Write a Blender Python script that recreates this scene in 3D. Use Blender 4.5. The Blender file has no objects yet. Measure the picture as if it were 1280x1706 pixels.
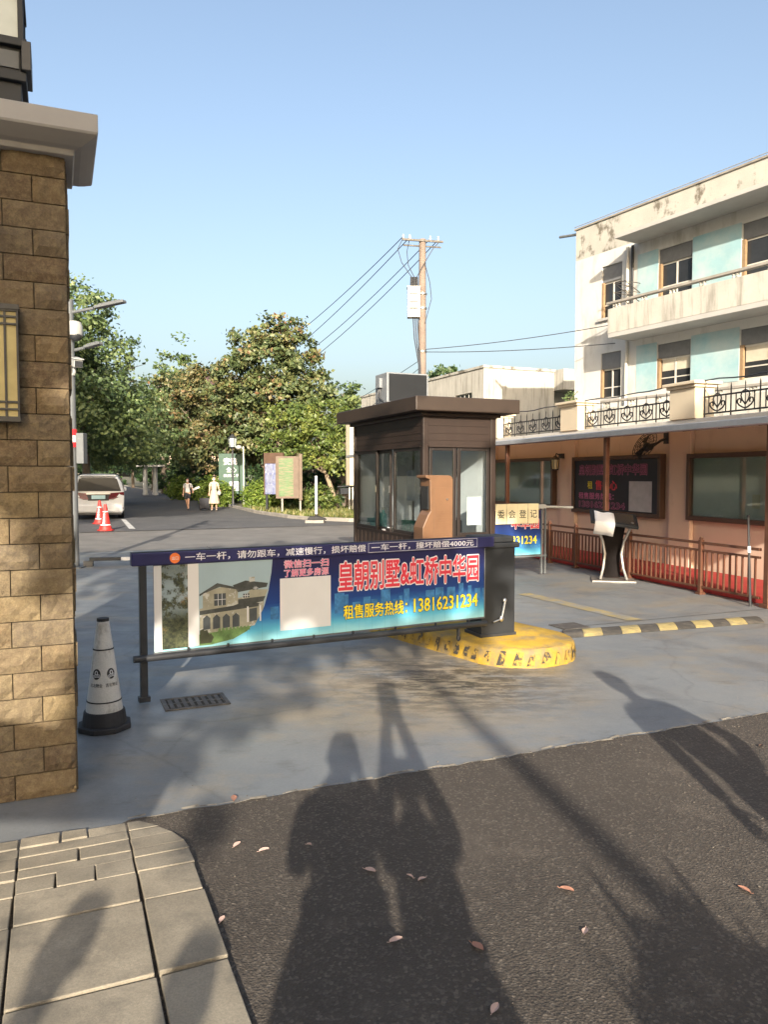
import bpy, bmesh, math, random
import numpy as np
from mathutils import Vector, Matrix

R = math.radians
random.seed(7)
C = bpy.context.scene.collection
scene = bpy.context.scene

# ------------------------------------------------------------------ camera
cam_data = bpy.data.cameras.new("camera")
cam = bpy.data.objects.new("camera", cam_data)
C.objects.link(cam)
cam_data.sensor_fit = 'HORIZONTAL'
cam_data.sensor_width = 36.0
cam_data.lens = 36.0
cam_data.clip_start = 0.05
cam_data.clip_end = 3000
cam.location = (0, 0, 1.65)
cam.rotation_euler = (R(90) - math.atan(61 / 1280), 0, 0)
scene.camera = cam

# ------------------------------------------------------------------ light
SUN_EL, SUN_AZ = 18.5, -3.3           # light travels towards azimuth SUN_AZ (from +Y, clockwise)
world = bpy.data.worlds.new("World")
scene.world = world
world.use_nodes = True
wn = world.node_tree.nodes
sky = wn.new('ShaderNodeTexSky')
sky.sky_type = 'NISHITA'
sky.sun_disc = False
sky.sun_elevation = R(SUN_EL)
sky.sun_rotation = R(180 + SUN_AZ)
sky.air_density = 1.0
sky.dust_density = 6.0
sky.ozone_density = 0.5
sky.altitude = 0
bg = wn['Background']
bg.inputs['Strength'].default_value = 0.15
world.node_tree.links.new(sky.outputs[0], bg.inputs['Color'])
sun_data = bpy.data.lights.new("sun", 'SUN')
sun_data.energy = 4.9
sun_data.angle = R(0.5)
sun_data.color = (1.0, 0.89, 0.74)
sun = bpy.data.objects.new("sun", sun_data)
C.objects.link(sun)
ld = Vector((math.sin(R(SUN_AZ)) * math.cos(R(SUN_EL)), math.cos(R(SUN_AZ)) * math.cos(R(SUN_EL)), -math.sin(R(SUN_EL))))
sun.rotation_euler = ld.to_track_quat('-Z', 'Y').to_euler()
sun.location = (2, -30, 20)
scene.view_settings.view_transform = 'Standard'
scene.view_settings.look = 'None'
scene.view_settings.exposure = 1.08
scene.view_settings.gamma = 1.0
scene.cycles.max_bounces = 8
scene.cycles.transparent_max_bounces = 12


# ------------------------------------------------------------------ mesh helpers
class MB:
    def __init__(self):
        self.v, self.f, self.m, self.t = [], [], [], []

    def add(self, vs, fs, mi=0, tint=None):
        b = len(self.v)
        self.v += [tuple(p) for p in vs]
        tt = random.random() if tint is None else tint
        self.t += [tt] * len(vs)
        for f in fs:
            self.f.append([b + i for i in f])
            self.m.append(mi)
        return self

    def box(self, x0, y0, z0, x1, y1, z1, mi=0, tint=None):
        vs = [(x0, y0, z0), (x1, y0, z0), (x1, y1, z0), (x0, y1, z0), (x0, y0, z1), (x1, y0, z1), (x1, y1, z1), (x0, y1, z1)]
        return self.add(vs, [(0, 3, 2, 1), (4, 5, 6, 7), (0, 1, 5, 4), (1, 2, 6, 5), (2, 3, 7, 6), (3, 0, 4, 7)], mi, tint)

    def obox(self, c, s, rot, mi=0, tint=None):
        m = rot.to_matrix() if hasattr(rot, 'to_matrix') else rot
        vs = []
        for z in (-1, 1):
            for x, y in ((-1, -1), (1, -1), (1, 1), (-1, 1)):
                vs.append(Vector(c) + m @ Vector((x * s[0] / 2, y * s[1] / 2, z * s[2] / 2)))
        return self.add(vs, [(0, 3, 2, 1), (4, 5, 6, 7), (0, 1, 5, 4), (1, 2, 6, 5), (2, 3, 7, 6), (3, 0, 4, 7)], mi, tint)

    def tube(self, pts, r, n=8, mi=0, caps=True, tint=None):
        pts = [Vector(p) for p in pts]
        rs = r if isinstance(r, (list, tuple)) else [r] * len(pts)
        vs, fs = [], []
        up = None
        for i, p in enumerate(pts):
            if i == 0:
                d = pts[1] - p
            elif i == len(pts) - 1:
                d = p - pts[i - 1]
            else:
                d = (pts[i + 1] - p).normalized() + (p - pts[i - 1]).normalized()
            d.normalize()
            if up is None:
                up = Vector((0, 0, 1)) if abs(d.z) < .9 else Vector((1, 0, 0))
            a = d.cross(up)
            if a.length < 1e-5:
                a = d.cross(Vector((0, 1, 0)))
            a.normalize()
            b = a.cross(d).normalized()
            up = b
            for k in range(n):
                t = 2 * math.pi * k / n
                vs.append(p + a * (math.cos(t) * rs[i]) + b * (math.sin(t) * rs[i]))
        for i in range(len(pts) - 1):
            for k in range(n):
                k2 = (k + 1) % n
                fs.append((i * n + k, i * n + k2, (i + 1) * n + k2, (i + 1) * n + k))
        if caps:
            fs.append(tuple(range(n - 1, -1, -1)))
            fs.append(tuple((len(pts) - 1) * n + k for k in range(n)))
        return self.add(vs, fs, mi, tint)

    def lathe(self, prof, n=24, c=(0, 0), mi=0, tint=None, fold=None):
        vs, fs = [], []
        for j, (r, z) in enumerate(prof):
            for k in range(n):
                t = 2 * math.pi * k / n
                rr = r * (1 + (fold(t, z) if fold else 0))
                vs.append((c[0] + rr * math.cos(t), c[1] + rr * math.sin(t), z))
        for j in range(len(prof) - 1):
            for k in range(n):
                k2 = (k + 1) % n
                fs.append((j * n + k, j * n + k2, (j + 1) * n + k2, (j + 1) * n + k))
        fs.append(tuple(range(n - 1, -1, -1)))
        fs.append(tuple((len(prof) - 1) * n + k for k in range(n)))
        return self.add(vs, fs, mi, tint)

    def prism(self, poly, a, b, axis='y', mi=0, tint=None):
        """extrude a 2D polygon: axis y -> poly in (x,z); x -> poly in (y,z); z -> poly in (x,y)"""
        def mk(p, h):
            if axis == 'y':
                return (p[0], h, p[1])
            if axis == 'x':
                return (h, p[0], p[1])
            return (p[0], p[1], h)
        n = len(poly)
        ar = sum(poly[i][0] * poly[(i + 1) % n][1] - poly[(i + 1) % n][0] * poly[i][1] for i in range(n))
        if (ar < 0) != (axis == 'y'):
            poly = poly[::-1]
        vs = [mk(p, a) for p in poly] + [mk(p, b) for p in poly]
        fs = [tuple(range(n - 1, -1, -1)), tuple(range(n, 2 * n))]
        for i in range(n):
            j = (i + 1) % n
            fs.append((i, j, n + j, n + i))
        return self.add(vs, fs, mi, tint)

    def ell(self, c, r, n=16, m=10, mi=0, tint=None, rot=None):
        vs, fs = [], []
        for j in range(m + 1):
            ph = math.pi * j / m
            for k in range(n):
                t = 2 * math.pi * k / n
                p = Vector((r[0] * math.sin(ph) * math.cos(t), r[1] * math.sin(ph) * math.sin(t), r[2] * math.cos(ph)))
                if rot:
                    p = rot @ p
                vs.append(Vector(c) + p)
        for j in range(m):
            for k in range(n):
                k2 = (k + 1) % n
                fs.append((j * n + k, (j + 1) * n + k, (j + 1) * n + k2, j * n + k2))
        return self.add(vs, fs, mi, tint)

    def poly(self, pts, mi=0, tint=None):
        return self.add(pts, [tuple(range(len(pts)))], mi, tint)

    def build(self, name, mats, parent=None, bevel=0, smooth=False, segs=2, tints=False):
        me = bpy.data.meshes.new(name)
        me.from_pydata(self.v, [], self.f)
        mats = mats if isinstance(mats, (list, tuple)) else [mats]
        for m in mats:
            me.materials.append(m)
        me.polygons.foreach_set('material_index', self.m)
        if tints:
            ca = me.color_attributes.new('tint', 'FLOAT_COLOR', 'POINT')
            arr = np.ones((len(self.v), 4), dtype=np.float32)
            arr[:, :3] = np.array(self.t, dtype=np.float32)[:, None]
            ca.data.foreach_set('color', arr.ravel())
        if smooth:
            me.polygons.foreach_set('use_smooth', [True] * len(me.polygons))
            me.set_sharp_from_angle(angle=R(42))
        me.update()
        o = bpy.data.objects.new(name, me)
        C.objects.link(o)
        if parent is not None:
            o.parent = parent
        if bevel:
            md = o.modifiers.new('bevel', 'BEVEL')
            md.width = bevel
            md.segments = segs
            md.limit_method = 'ANGLE'
            md.angle_limit = R(40)
        return o


def thing(name, label, cat, loc=(0, 0, 0), rz=0.0, group=None):
    o = bpy.data.objects.new(name, None)
    o.empty_display_size = .2
    C.objects.link(o)
    o.location = loc
    o.rotation_euler = (0, 0, R(rz))
    tag(o, label, cat, group)
    return o


def tag(o, label, cat, group=None):
    o['label'] = label
    o['category'] = cat
    if group:
        o['group'] = group
    return o


def struct(o, kind='structure'):
    o['kind'] = kind
    return o


def copy_thing(root, loc, rz, label):
    r = root.copy()
    C.objects.link(r)
    r.location = loc
    r.rotation_euler = (0, 0, R(rz))
    r['label'] = label
    for ch in list(root.children):
        c = ch.copy()
        C.objects.link(c)
        c.parent = r
        for g in list(ch.children):
            d = g.copy()
            C.objects.link(d)
            d.parent = c
    return r


# ------------------------------------------------------------------ materials
def new_mat(name):
    m = bpy.data.materials.new(name)
    m.use_nodes = True
    nt = m.node_tree
    return m, nt, nt.nodes['Principled BSDF']


def N(nt, kind, **kw):
    n = nt.nodes.new(kind)
    for k, v in kw.items():
        if k in n.inputs:
            n.inputs[k].default_value = v
        else:
            setattr(n, k, v)
    return n


def col(c):
    return (c[0], c[1], c[2], 1.0)


def mixc(nt, fac, a, b, blend='MIX'):
    n = nt.nodes.new('ShaderNodeMix')
    n.data_type = 'RGBA'
    n.blend_type = blend
    L = nt.links.new
    for sock, val in ((n.inputs[0], fac), (n.inputs[6], a), (n.inputs[7], b)):
        if isinstance(val, (int, float)):
            sock.default_value = val
        elif isinstance(val, tuple):
            sock.default_value = col(val)
        else:
            L(val, sock)
    return n.outputs[2]


def noise(nt, scale, detail=6, rough=.6, stretch=(1, 1, 1), coord='Object'):
    tc = nt.nodes.new('ShaderNodeTexCoord')
    mp = nt.nodes.new('ShaderNodeMapping')
    mp.inputs['Scale'].default_value = stretch
    nz = nt.nodes.new('ShaderNodeTexNoise')
    nz.inputs['Scale'].default_value = scale
    nz.inputs['Detail'].default_value = detail
    nz.inputs['Roughness'].default_value = rough
    nt.links.new(tc.outputs[coord], mp.inputs[0])
    nt.links.new(mp.outputs[0], nz.inputs['Vector'])
    return nz.outputs['Fac']


def ramp(nt, src, stops):
    r = nt.nodes.new('ShaderNodeValToRGB')
    els = r.color_ramp.elements
    while len(els) < len(stops):
        els.new(0.5)
    for e, (p, c) in zip(els, stops):
        e.position = p
        e.color = col(c) if isinstance(c, tuple) else (c, c, c, 1)
    nt.links.new(src, r.inputs[0])
    return r.outputs[0]


def bump(nt, bs, src, strength=.3, dist=.01):
    b = nt.nodes.new('ShaderNodeBump')
    b.inputs['Strength'].default_value = strength
    b.inputs['Distance'].default_value = dist
    nt.links.new(src, b.inputs['Height'])
    nt.links.new(b.outputs[0], bs.inputs['Normal'])


def pm(name, c, rough=.6, metal=0.0, var=.12, scale=6, bmp=0.0, bscale=80, stain=None, st=(.55, .7), st_scale=3,
       st_stretch=(1, 1, 1), tint=0.0, fine=0.0, spec=None):
    m, nt, bs = new_mat(name)
    c1 = tuple(max(0, x * (1 - var)) for x in c)
    c2 = tuple(min(1, x * (1 + var)) for x in c)
    out = mixc(nt, ramp(nt, noise(nt, scale), [(.3, 0.0), (.7, 1.0)]), c1, c2)
    if fine:
        out = mixc(nt, fine, out, ramp(nt, noise(nt, scale * 25, 3), [(.25, 0.25), (.75, 1.0)]), 'MULTIPLY')
    if tint:
        at = nt.nodes.new('ShaderNodeAttribute')
        at.attribute_name = 'tint'
        out = mixc(nt, tint, out, ramp(nt, at.outputs['Fac'], [(0, 0.45), (1, 1.0)]), 'MULTIPLY')
    if stain:
        f = ramp(nt, noise(nt, st_scale, 8, .65, st_stretch), [(st[0], 0.0), (st[1], 1.0)])
        out = mixc(nt, f, out, stain)
    nt.links.new(out, bs.inputs['Base Color'])
    bs.inputs['Roughness'].default_value = rough
    bs.inputs['Metallic'].default_value = metal
    if spec is not None:
        bs.inputs['Specular IOR Level'].default_value = spec
    if bmp:
        bump(nt, bs, noise(nt, bscale, 6, .65), bmp)
    return m


def glass_mat(name, c=(.9, .95, .93), clear=.8, rough=.02):
    m, nt, bs = new_mat(name)
    tr = N(nt, 'ShaderNodeBsdfTransparent')
    tr.inputs[0].default_value = col(c)
    gl = N(nt, 'ShaderNodeBsdfGlossy')
    gl.inputs['Roughness'].default_value = rough
    fr = N(nt, 'ShaderNodeFresnel')
    fr.inputs[0].default_value = 1.5
    ad = N(nt, 'ShaderNodeMath', operation='ADD')
    hf = N(nt, 'ShaderNodeMath', operation='MULTIPLY')
    nt.links.new(fr.outputs[0], hf.inputs[0])
    hf.inputs[1].default_value = .7
    nt.links.new(hf.outputs[0], ad.inputs[0])
    ad.inputs[1].default_value = 1 - clear
    mx = N(nt, 'ShaderNodeMixShader')
    nt.links.new(ad.outputs[0], mx.inputs[0])
    nt.links.new(tr.outputs[0], mx.inputs[1])
    nt.links.new(gl.outputs[0], mx.inputs[2])
    nt.links.new(mx.outputs[0], nt.nodes['Material Output'].inputs[0])
    return m


def leaf_mat(name, stops, trans=.25):
    m, nt, bs = new_mat(name)
    at = nt.nodes.new('ShaderNodeAttribute')
    at.attribute_name = 'tint'
    c = ramp(nt, at.outputs['Fac'], stops)
    nt.links.new(c, bs.inputs['Base Color'])
    bs.inputs['Roughness'].default_value = .5
    tl = N(nt, 'ShaderNodeBsdfTranslucent')
    nt.links.new(c, tl.inputs[0])
    mx = N(nt, 'ShaderNodeMixShader')
    mx.inputs[0].default_value = trans
    nt.links.new(bs.outputs[0], mx.inputs[1])
    nt.links.new(tl.outputs[0], mx.inputs[2])
    nt.links.new(mx.outputs[0], nt.nodes['Material Output'].inputs[0])
    return m


M = {}
# concrete floor with worn grey-blue paint
def cracks(nt, scale, width, warp=.35):
    """thin irregular crack lines: distance to voronoi cell edges, warped"""
    tc = N(nt, 'ShaderNodeTexCoord')
    nz = N(nt, 'ShaderNodeTexNoise')
    nz.inputs['Scale'].default_value = 2.2
    nz.inputs['Detail'].default_value = 6
    nt.links.new(tc.outputs['Object'], nz.inputs['Vector'])
    vm = N(nt, 'ShaderNodeVectorMath', operation='MULTIPLY_ADD')
    nt.links.new(nz.outputs['Color'], vm.inputs[0])
    vm.inputs[1].default_value = (warp, warp, 0)
    nt.links.new(tc.outputs['Object'], vm.inputs[2])
    vo = N(nt, 'ShaderNodeTexVoronoi', feature='DISTANCE_TO_EDGE')
    vo.inputs['Scale'].default_value = scale
    nt.links.new(vm.outputs[0], vo.inputs['Vector'])
    return ramp(nt, vo.outputs['Distance'], [(0.0, 1.0), (width, 0.0)])


def spot(nt, x, y, rad, soft=.6):
    """round worn area of the floor centred on a place"""
    tc = N(nt, 'ShaderNodeTexCoord')
    vm = N(nt, 'ShaderNodeVectorMath', operation='DISTANCE')
    nt.links.new(tc.outputs['Object'], vm.inputs[0])
    vm.inputs[1].default_value = (x, y, 0)
    mr = N(nt, 'ShaderNodeMapRange')
    mr.inputs[1].default_value = rad
    mr.inputs[2].default_value = rad * (1 - soft)
    nt.links.new(vm.outputs['Value'], mr.inputs[0])
    return mr.outputs[0]


def mul(nt, a, b, op='MULTIPLY'):
    n = N(nt, 'ShaderNodeMath', operation=op)
    for i, v in enumerate((a, b)):
        if isinstance(v, (int, float)):
            n.inputs[i].default_value = v
        else:
            nt.links.new(v, n.inputs[i])
    return n.outputs[0]


def make_concrete():
    m, nt, bs = new_mat('painted_concrete')
    base = mixc(nt, ramp(nt, noise(nt, .55, 6, .62), [(.35, 0.0), (.65, 1.0)]), (.165, .182, .198), (.235, .247, .25))
    worn = ramp(nt, noise(nt, .8, 10, .72, (1, 1.6, 1)), [(.50, 0.0), (.64, .8)])
    base = mixc(nt, worn, base, (.265, .235, .185))
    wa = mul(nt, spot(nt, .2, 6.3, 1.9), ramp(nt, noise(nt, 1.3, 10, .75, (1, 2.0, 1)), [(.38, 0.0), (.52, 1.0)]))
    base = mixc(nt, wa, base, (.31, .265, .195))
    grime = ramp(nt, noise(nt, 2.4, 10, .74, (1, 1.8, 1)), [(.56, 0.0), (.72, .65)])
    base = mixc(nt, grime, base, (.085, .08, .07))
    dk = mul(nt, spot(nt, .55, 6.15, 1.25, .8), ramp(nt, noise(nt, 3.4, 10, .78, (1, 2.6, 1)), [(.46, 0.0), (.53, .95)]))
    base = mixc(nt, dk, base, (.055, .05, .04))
    tcx = N(nt, 'ShaderNodeTexCoord')
    mpx = N(nt, 'ShaderNodeMapping')
    mpx.inputs['Rotation'].default_value = (0, 0, R(-23))
    nt.links.new(tcx.outputs['Object'], mpx.inputs[0])
    spx = N(nt, 'ShaderNodeSeparateXYZ')
    nt.links.new(mpx.outputs[0], spx.inputs[0])
    wob = mul(nt, spx.outputs[0], mul(nt, noise(nt, .35, 3), .9), 'ADD')
    for xc in (.55, 2.15, 4.6, 6.1):
        d_ = N(nt, 'ShaderNodeMath', operation='SUBTRACT')
        nt.links.new(wob, d_.inputs[0])
        d_.inputs[1].default_value = xc
        ab = N(nt, 'ShaderNodeMath', operation='ABSOLUTE')
        nt.links.new(d_.outputs[0], ab.inputs[0])
        tr_ = ramp(nt, ab.outputs[0], [(.05, 1.0), (.17, 0.0)])
        base = mixc(nt, mul(nt, mul(nt, tr_, ramp(nt, noise(nt, 1.6, 8, .7), [(.38, 0.0), (.62, 1.0)])), .5), base, (.10, .10, .098))
    base = mixc(nt, .45, base, ramp(nt, noise(nt, 55, 6, .75), [(.25, .5), (.75, 1.0)]), 'MULTIPLY')
    base = mixc(nt, mul(nt, cracks(nt, .30, .006), .22), base, (.04, .038, .035))
    nt.links.new(base, bs.inputs['Base Color'])
    rr = ramp(nt, noise(nt, 2.3, 6), [(.3, .36), (.7, .66)])
    nt.links.new(rr, bs.inputs['Roughness'])
    bump(nt, bs, noise(nt, 45, 8, .7), .22, .008)
    return m
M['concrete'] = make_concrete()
def make_asphalt(name, a, b, speck, bs_=.55):
    m, nt, bs = new_mat(name)
    base = mixc(nt, ramp(nt, noise(nt, .8, 6, .6), [(.3, 0.0), (.7, 1.0)]), a, b)
    vo = N(nt, 'ShaderNodeTexVoronoi')
    vo.inputs['Scale'].default_value = 95
    tc = N(nt, 'ShaderNodeTexCoord')
    nt.links.new(tc.outputs['Object'], vo.inputs['Vector'])
    base = mixc(nt, ramp(nt, vo.outputs['Color'], [(.62, 0.0), (.95, .75)]), base, speck)
    base = mixc(nt, .55, base, ramp(nt, noise(nt, 110, 5, .75), [(.3, .3), (.7, 1.0)]), 'MULTIPLY')
    base = mixc(nt, ramp(nt, noise(nt, 1.7, 10, .75), [(.54, 0.0), (.68, .45)]), base, tuple(x * 1.7 for x in b))
    base = mixc(nt, ramp(nt, noise(nt, 2.9, 9, .7), [(.58, 0.0), (.70, .5)]), base, tuple(x * .5 for x in a))
    nt.links.new(base, bs.inputs['Base Color'])
    bs.inputs['Roughness'].default_value = .8
    ad = N(nt, 'ShaderNodeMath', operation='ADD')
    nt.links.new(vo.outputs['Distance'], ad.inputs[0])
    nt.links.new(noise(nt, 160, 5, .7), ad.inputs[1])
    bump(nt, bs, ad.outputs[0], bs_, .008)
    return m
M['asphalt'] = make_asphalt('coarse_asphalt', (.062, .051, .041), (.094, .078, .062), (.21, .18, .145), .8)
M['road'] = make_asphalt('road_asphalt', (.085, .087, .092), (.125, .125, .128), (.16, .16, .16), .3)
M['apron_far'] = pm('worn_concrete', (.19, .182, .17), .75, var=.2, scale=1.2, stain=(.13, .125, .12), st=(.55, .75), st_scale=1.5, bmp=.1, fine=.3)
M['earth'] = pm('earth', (.09, .085, .05), .95, var=.3, scale=1)
M['kerb'] = pm('kerb_stone', (.30, .28, .25), .8, var=.2, scale=3, bmp=.2, fine=.3)
M['paver'] = pm('granite_paver', (.33, .29, .22), .75, var=.18, scale=5, bmp=.25, bscale=220, tint=.35, fine=.45, stain=(.12, .11, .09), st=(.50, .72), st_scale=3.2)
M['gap_soil'] = pm('joint_soil', (.035, .032, .026), .95)
M['stone'] = pm('split_face_stone', (.30, .215, .115), .85, var=.38, scale=7, bmp=.9, bscale=42, tint=.75, fine=.6, stain=(.085, .062, .042), st=(.48, .72), st_scale=4)
def stone_mat():
    m, nt, bs = new_mat('split_face_stone')
    at = N(nt, 'ShaderNodeAttribute')
    at.attribute_name = 'tint'
    blk = ramp(nt, at.outputs['Fac'], [(0, (.155, .108, .066)), (.3, (.27, .195, .105)), (.55, (.19, .152, .105)), (.8, (.31, .235, .12)), (1, (.215, .155, .088))])
    base = mixc(nt, ramp(nt, noise(nt, 9, 8, .7), [(.35, 0.0), (.68, .75)]), blk, (.13, .095, .06))
    base = mixc(nt, ramp(nt, noise(nt, 26, 8, .75), [(.45, 0.0), (.7, .7)]), base, (.34, .27, .155))
    base = mixc(nt, .55, base, ramp(nt, noise(nt, 120, 4, .75), [(.3, .3), (.7, 1.0)]), 'MULTIPLY')
    base = mixc(nt, ramp(nt, noise(nt, 2.2, 9, .7, (1, 1, .35)), [(.52, 0.0), (.72, .7)]), base, (.055, .045, .035))
    nt.links.new(base, bs.inputs['Base Color'])
    bs.inputs['Roughness'].default_value = .9
    bump(nt, bs, noise(nt, 38, 10, .75), 1.0, .014)
    return m
M['stone'] = stone_mat()
M['mortar'] = pm('dark_mortar', (.05, .042, .035), .95)
M['cornice'] = pm('cornice_plaster', (.34, .335, .335), .7, var=.06, scale=4, bmp=.06, stain=(.36, .36, .37), st=(.55, .8), st_scale=3)
M['charcoal'] = pm('charcoal_steel', (.015, .018, .022), .6, var=.15, scale=5, bmp=.03, stain=(.028, .028, .028), st=(.6, .85), st_scale=7)
M['dark_metal'] = pm('dark_metal', (.028, .03, .034), .45, var=.2, scale=10)
M['grey_metal'] = pm('grey_paint_metal', (.115, .125, .132), .55, var=.1, scale=6, stain=(.2, .2, .2), st=(.62, .8), st_scale=8)
M['steel'] = pm('brushed_steel', (.62, .62, .60), .3, 1.0, var=.1)
M['matte_dark'] = pm('matte_dark_panel', (.012, .010, .010), .9, var=.2, spec=.1)
M['car_glass'] = pm('car_glass', (.014, .016, .018), .15, var=.3, scale=1.0, spec=.2)
M['grey_steel'] = pm('dull_steel', (.30, .29, .27), .4, .6, var=.1)
M['white_plastic'] = pm('white_plastic', (.34, .35, .34), .5, var=.05, stain=(.45, .44, .42), st=(.62, .8))
M['black_rubber'] = pm('black_rubber', (.022, .022, .024), .75, var=.3, scale=9, bmp=.1)
M['navy'] = pm('navy_beam', (.022, .022, .095), .4, var=.15)
M['white'] = pm('white_print', (.62, .63, .64), .5, var=.03)
M['letter_white'] = pm('white_lettering', (.70, .70, .74), .5, var=.05)
M['letter_red'] = pm('red_lettering', (.62, .035, .06), .45, var=.05)
M['letter_pink'] = pm('pink_lettering', (.66, .10, .24), .45, var=.05)
M['letter_yellow'] = pm('yellow_lettering', (.82, .66, .02), .45, var=.05)
M['letter_shadow'] = pm('dark_lettering', (.02, .025, .06), .5)
M['letter_ink'] = pm('black_ink', (.03, .03, .03), .6)
M['paper_yellow'] = pm('cream_paper', (.70, .64, .42), .7, var=.06)
M['orange'] = pm('orange_print', (.85, .20, .04), .5, var=.05)
M['yellow_paint'] = pm('yellow_kerb_paint', (.47, .30, .035), .7, var=.25, scale=4, bmp=.35, bscale=30, stain=(.20, .155, .085), st=(.46, .66), st_scale=4.5, fine=.4)
M['black_chip'] = pm('flaked_black_paint', (.04, .036, .03), .8, stain=(.36, .23, .04), st=(.46, .54), st_scale=14)
M['bump_yellow'] = pm('speed_bump_yellow', (.40, .32, .13), .8, var=.2, stain=(.16, .14, .10), st=(.48, .72), st_scale=8)
M['bump_black'] = pm('speed_bump_black', (.065, .06, .052), .8, var=.3, scale=8, stain=(.16, .14, .11), st=(.5, .72), st_scale=7)
M['faded_yellow'] = pm('faded_road_yellow', (.30, .24, .11), .75, var=.2, scale=3, stain=(.20, .20, .19), st=(.40, .58), st_scale=4)
M['road_white'] = pm('road_marking_white', (.55, .55, .53), .75, var=.2, scale=3, stain=(.2, .2, .2), st=(.52, .7), st_scale=5)
M['iron'] = pm('cast_iron', (.09, .08, .07), .6, .3, var=.35, scale=12, bmp=.3, stain=(.2, .19, .17), st=(.5, .7), st_scale=9)
M['bronze'] = pm('bronze_tube', (.135, .060, .036), .5, .35, var=.15, scale=8)
M['booth_brown'] = pm('booth_brown_panel', (.024, .0135, .0092), .5, var=.15, scale=3, stain=(.04, .028, .02), st=(.6, .85), st_scale=4, st_stretch=(1, 1, .3))
M['booth_frame'] = pm('booth_brown_frame', (.016, .011, .009), .45, var=.15)
M['booth_roof'] = pm('booth_brown_roof', (.034, .022, .015), .5, var=.15, scale=2)
M['inside_white'] = pm('booth_lining', (.80, .82, .85), .6, var=.04)
M['glass'] = glass_mat('clear_glass', (.92, .95, .95), .99)
M['glass_green'] = glass_mat('green_tinted_glass', (.93, .97, .94), .97, .05)
M['glass_dark'] = pm('dark_window_glass', (.028, .03, .033), .12, var=.3, scale=1.0, spec=.35)
def frosted():
    m, nt, bs = new_mat('frosted_film')
    tl = N(nt, 'ShaderNodeBsdfTranslucent')
    tl.inputs[0].default_value = (.96, .97, .98, 1)
    df = N(nt, 'ShaderNodeBsdfDiffuse')
    df.inputs[0].default_value = (.85, .86, .87, 1)
    mx = N(nt, 'ShaderNodeMixShader')
    mx.inputs[0].default_value = .08
    nt.links.new(tl.outputs[0], mx.inputs[1])
    nt.links.new(df.outputs[0], mx.inputs[2])
    nt.links.new(mx.outputs[0], nt.nodes['Material Output'].inputs[0])
    return m
M['frosted'] = frosted()
M['terminal_brown'] = pm('terminal_brown', (.155, .082, .042), .45, var=.12, scale=4)
M['wall_white'] = pm('aged_white_render', (.56, .555, .53), .85, var=.05, scale=.8, stain=(.27, .25, .21), st=(.52, .80), st_scale=1.3, st_stretch=(1, 1, .3), bmp=.06, bscale=20, fine=.08)
M['wall_parapet'] = pm('flaking_render', (.42, .41, .37), .88, var=.12, scale=1.0, stain=(.14, .125, .10), st=(.52, .60), st_scale=1.6, st_stretch=(1, 1, .7), bmp=.1, bscale=20, fine=.15)
M['wall_streak'] = pm('streaked_render', (.46, .445, .40), .88, var=.1, scale=1.0, stain=(.15, .14, .115), st=(.48, .78), st_scale=2.4, st_stretch=(1.5, 1.5, .18), bmp=.06, fine=.12)
M['soffit'] = pm('soffit_plaster', (.38, .375, .36), .9, var=.1, scale=1, stain=(.28, .22, .17), st=(.6, .75), st_scale=2)
M['turquoise'] = pm('turquoise_paint', (.27, .44, .48), .8, var=.1, scale=1.0, stain=(.47, .53, .52), st=(.40, .75), st_scale=.9)
M['wood_frame'] = pm('window_wood', (.27, .18, .10), .7, var=.2)
M['win_frame'] = pm('window_frame_grey', (.52, .50, .45), .6, var=.1)
M['awning'] = pm('dark_awning', (.15, .155, .16), .7, var=.12)
M['blind'] = pm('window_blind', (.47, .43, .34), .8, var=.2, scale=2)
M['peach'] = pm('peach_wall', (.66, .50, .385), .85, var=.05, scale=1, stain=(.40, .29, .21), st=(.56, .85), st_scale=2, st_stretch=(1, 1, .5), bmp=.05)
M['peach_light'] = pm('cream_trim', (.60, .52, .39), .8, var=.06, scale=1.5, stain=(.48, .41, .31), st=(.58, .85), st_scale=3)
M['red_kerb'] = pm('red_kerb_paint', (.40, .035, .03), .7, var=.2, scale=2, stain=(.2, .03, .03), st=(.55, .8), st_scale=5)
def canopy_mat():
    m, nt, bs = new_mat('canopy_sheet')
    bs.inputs['Base Color'].default_value = (.42, .33, .24, 1)
    tl = N(nt, 'ShaderNodeBsdfTranslucent')
    tl.inputs[0].default_value = (.80, .62, .42, 1)
    mx = N(nt, 'ShaderNodeMixShader')
    mx.inputs[0].default_value = .6
    nt.links.new(bs.outputs[0], mx.inputs[1])
    nt.links.new(tl.outputs[0], mx.inputs[2])
    nt.links.new(mx.outputs[0], nt.nodes['Material Output'].inputs[0])
    return m
M['canopy'] = canopy_mat()
M['canopy_top'] = pm('canopy_edge', (.36, .37, .39), .4, .2, var=.1)
M['cabinet_brown'] = pm('cabinet_brown', (.085, .05, .033), .45, var=.15)
M['board_grey'] = pm('pinboard', (.74, .80, .74), .8, var=.08, scale=1.5)
M['board_dark'] = pm('dark_poster', (.012, .012, .022), .35, var=.5, scale=1.5)
M['wrought'] = pm('wrought_iron', (.018, .018, .02), .5, var=.2)
M['bark'] = pm('bark', (.12, .095, .07), .9, var=.3, scale=5, bmp=.5, bscale=20)
M['bark_pale'] = pm('pale_bark', (.24, .19, .13), .9, var=.3, scale=5, bmp=.4, bscale=20)
M['pole_concrete'] = pm('pole_concrete', (.185, .145, .12), .85, var=.18, scale=2, bmp=.1)
M['box_white'] = pm('meter_box', (.46, .46, .42), .5, var=.06, stain=(.4, .38, .33), st=(.6, .8))
M['cable'] = pm('black_cable', (.04, .045, .055), .6)
M['signboard_green'] = pm('green_signboard', (.028, .075, .05), .5, var=.15)
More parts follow.
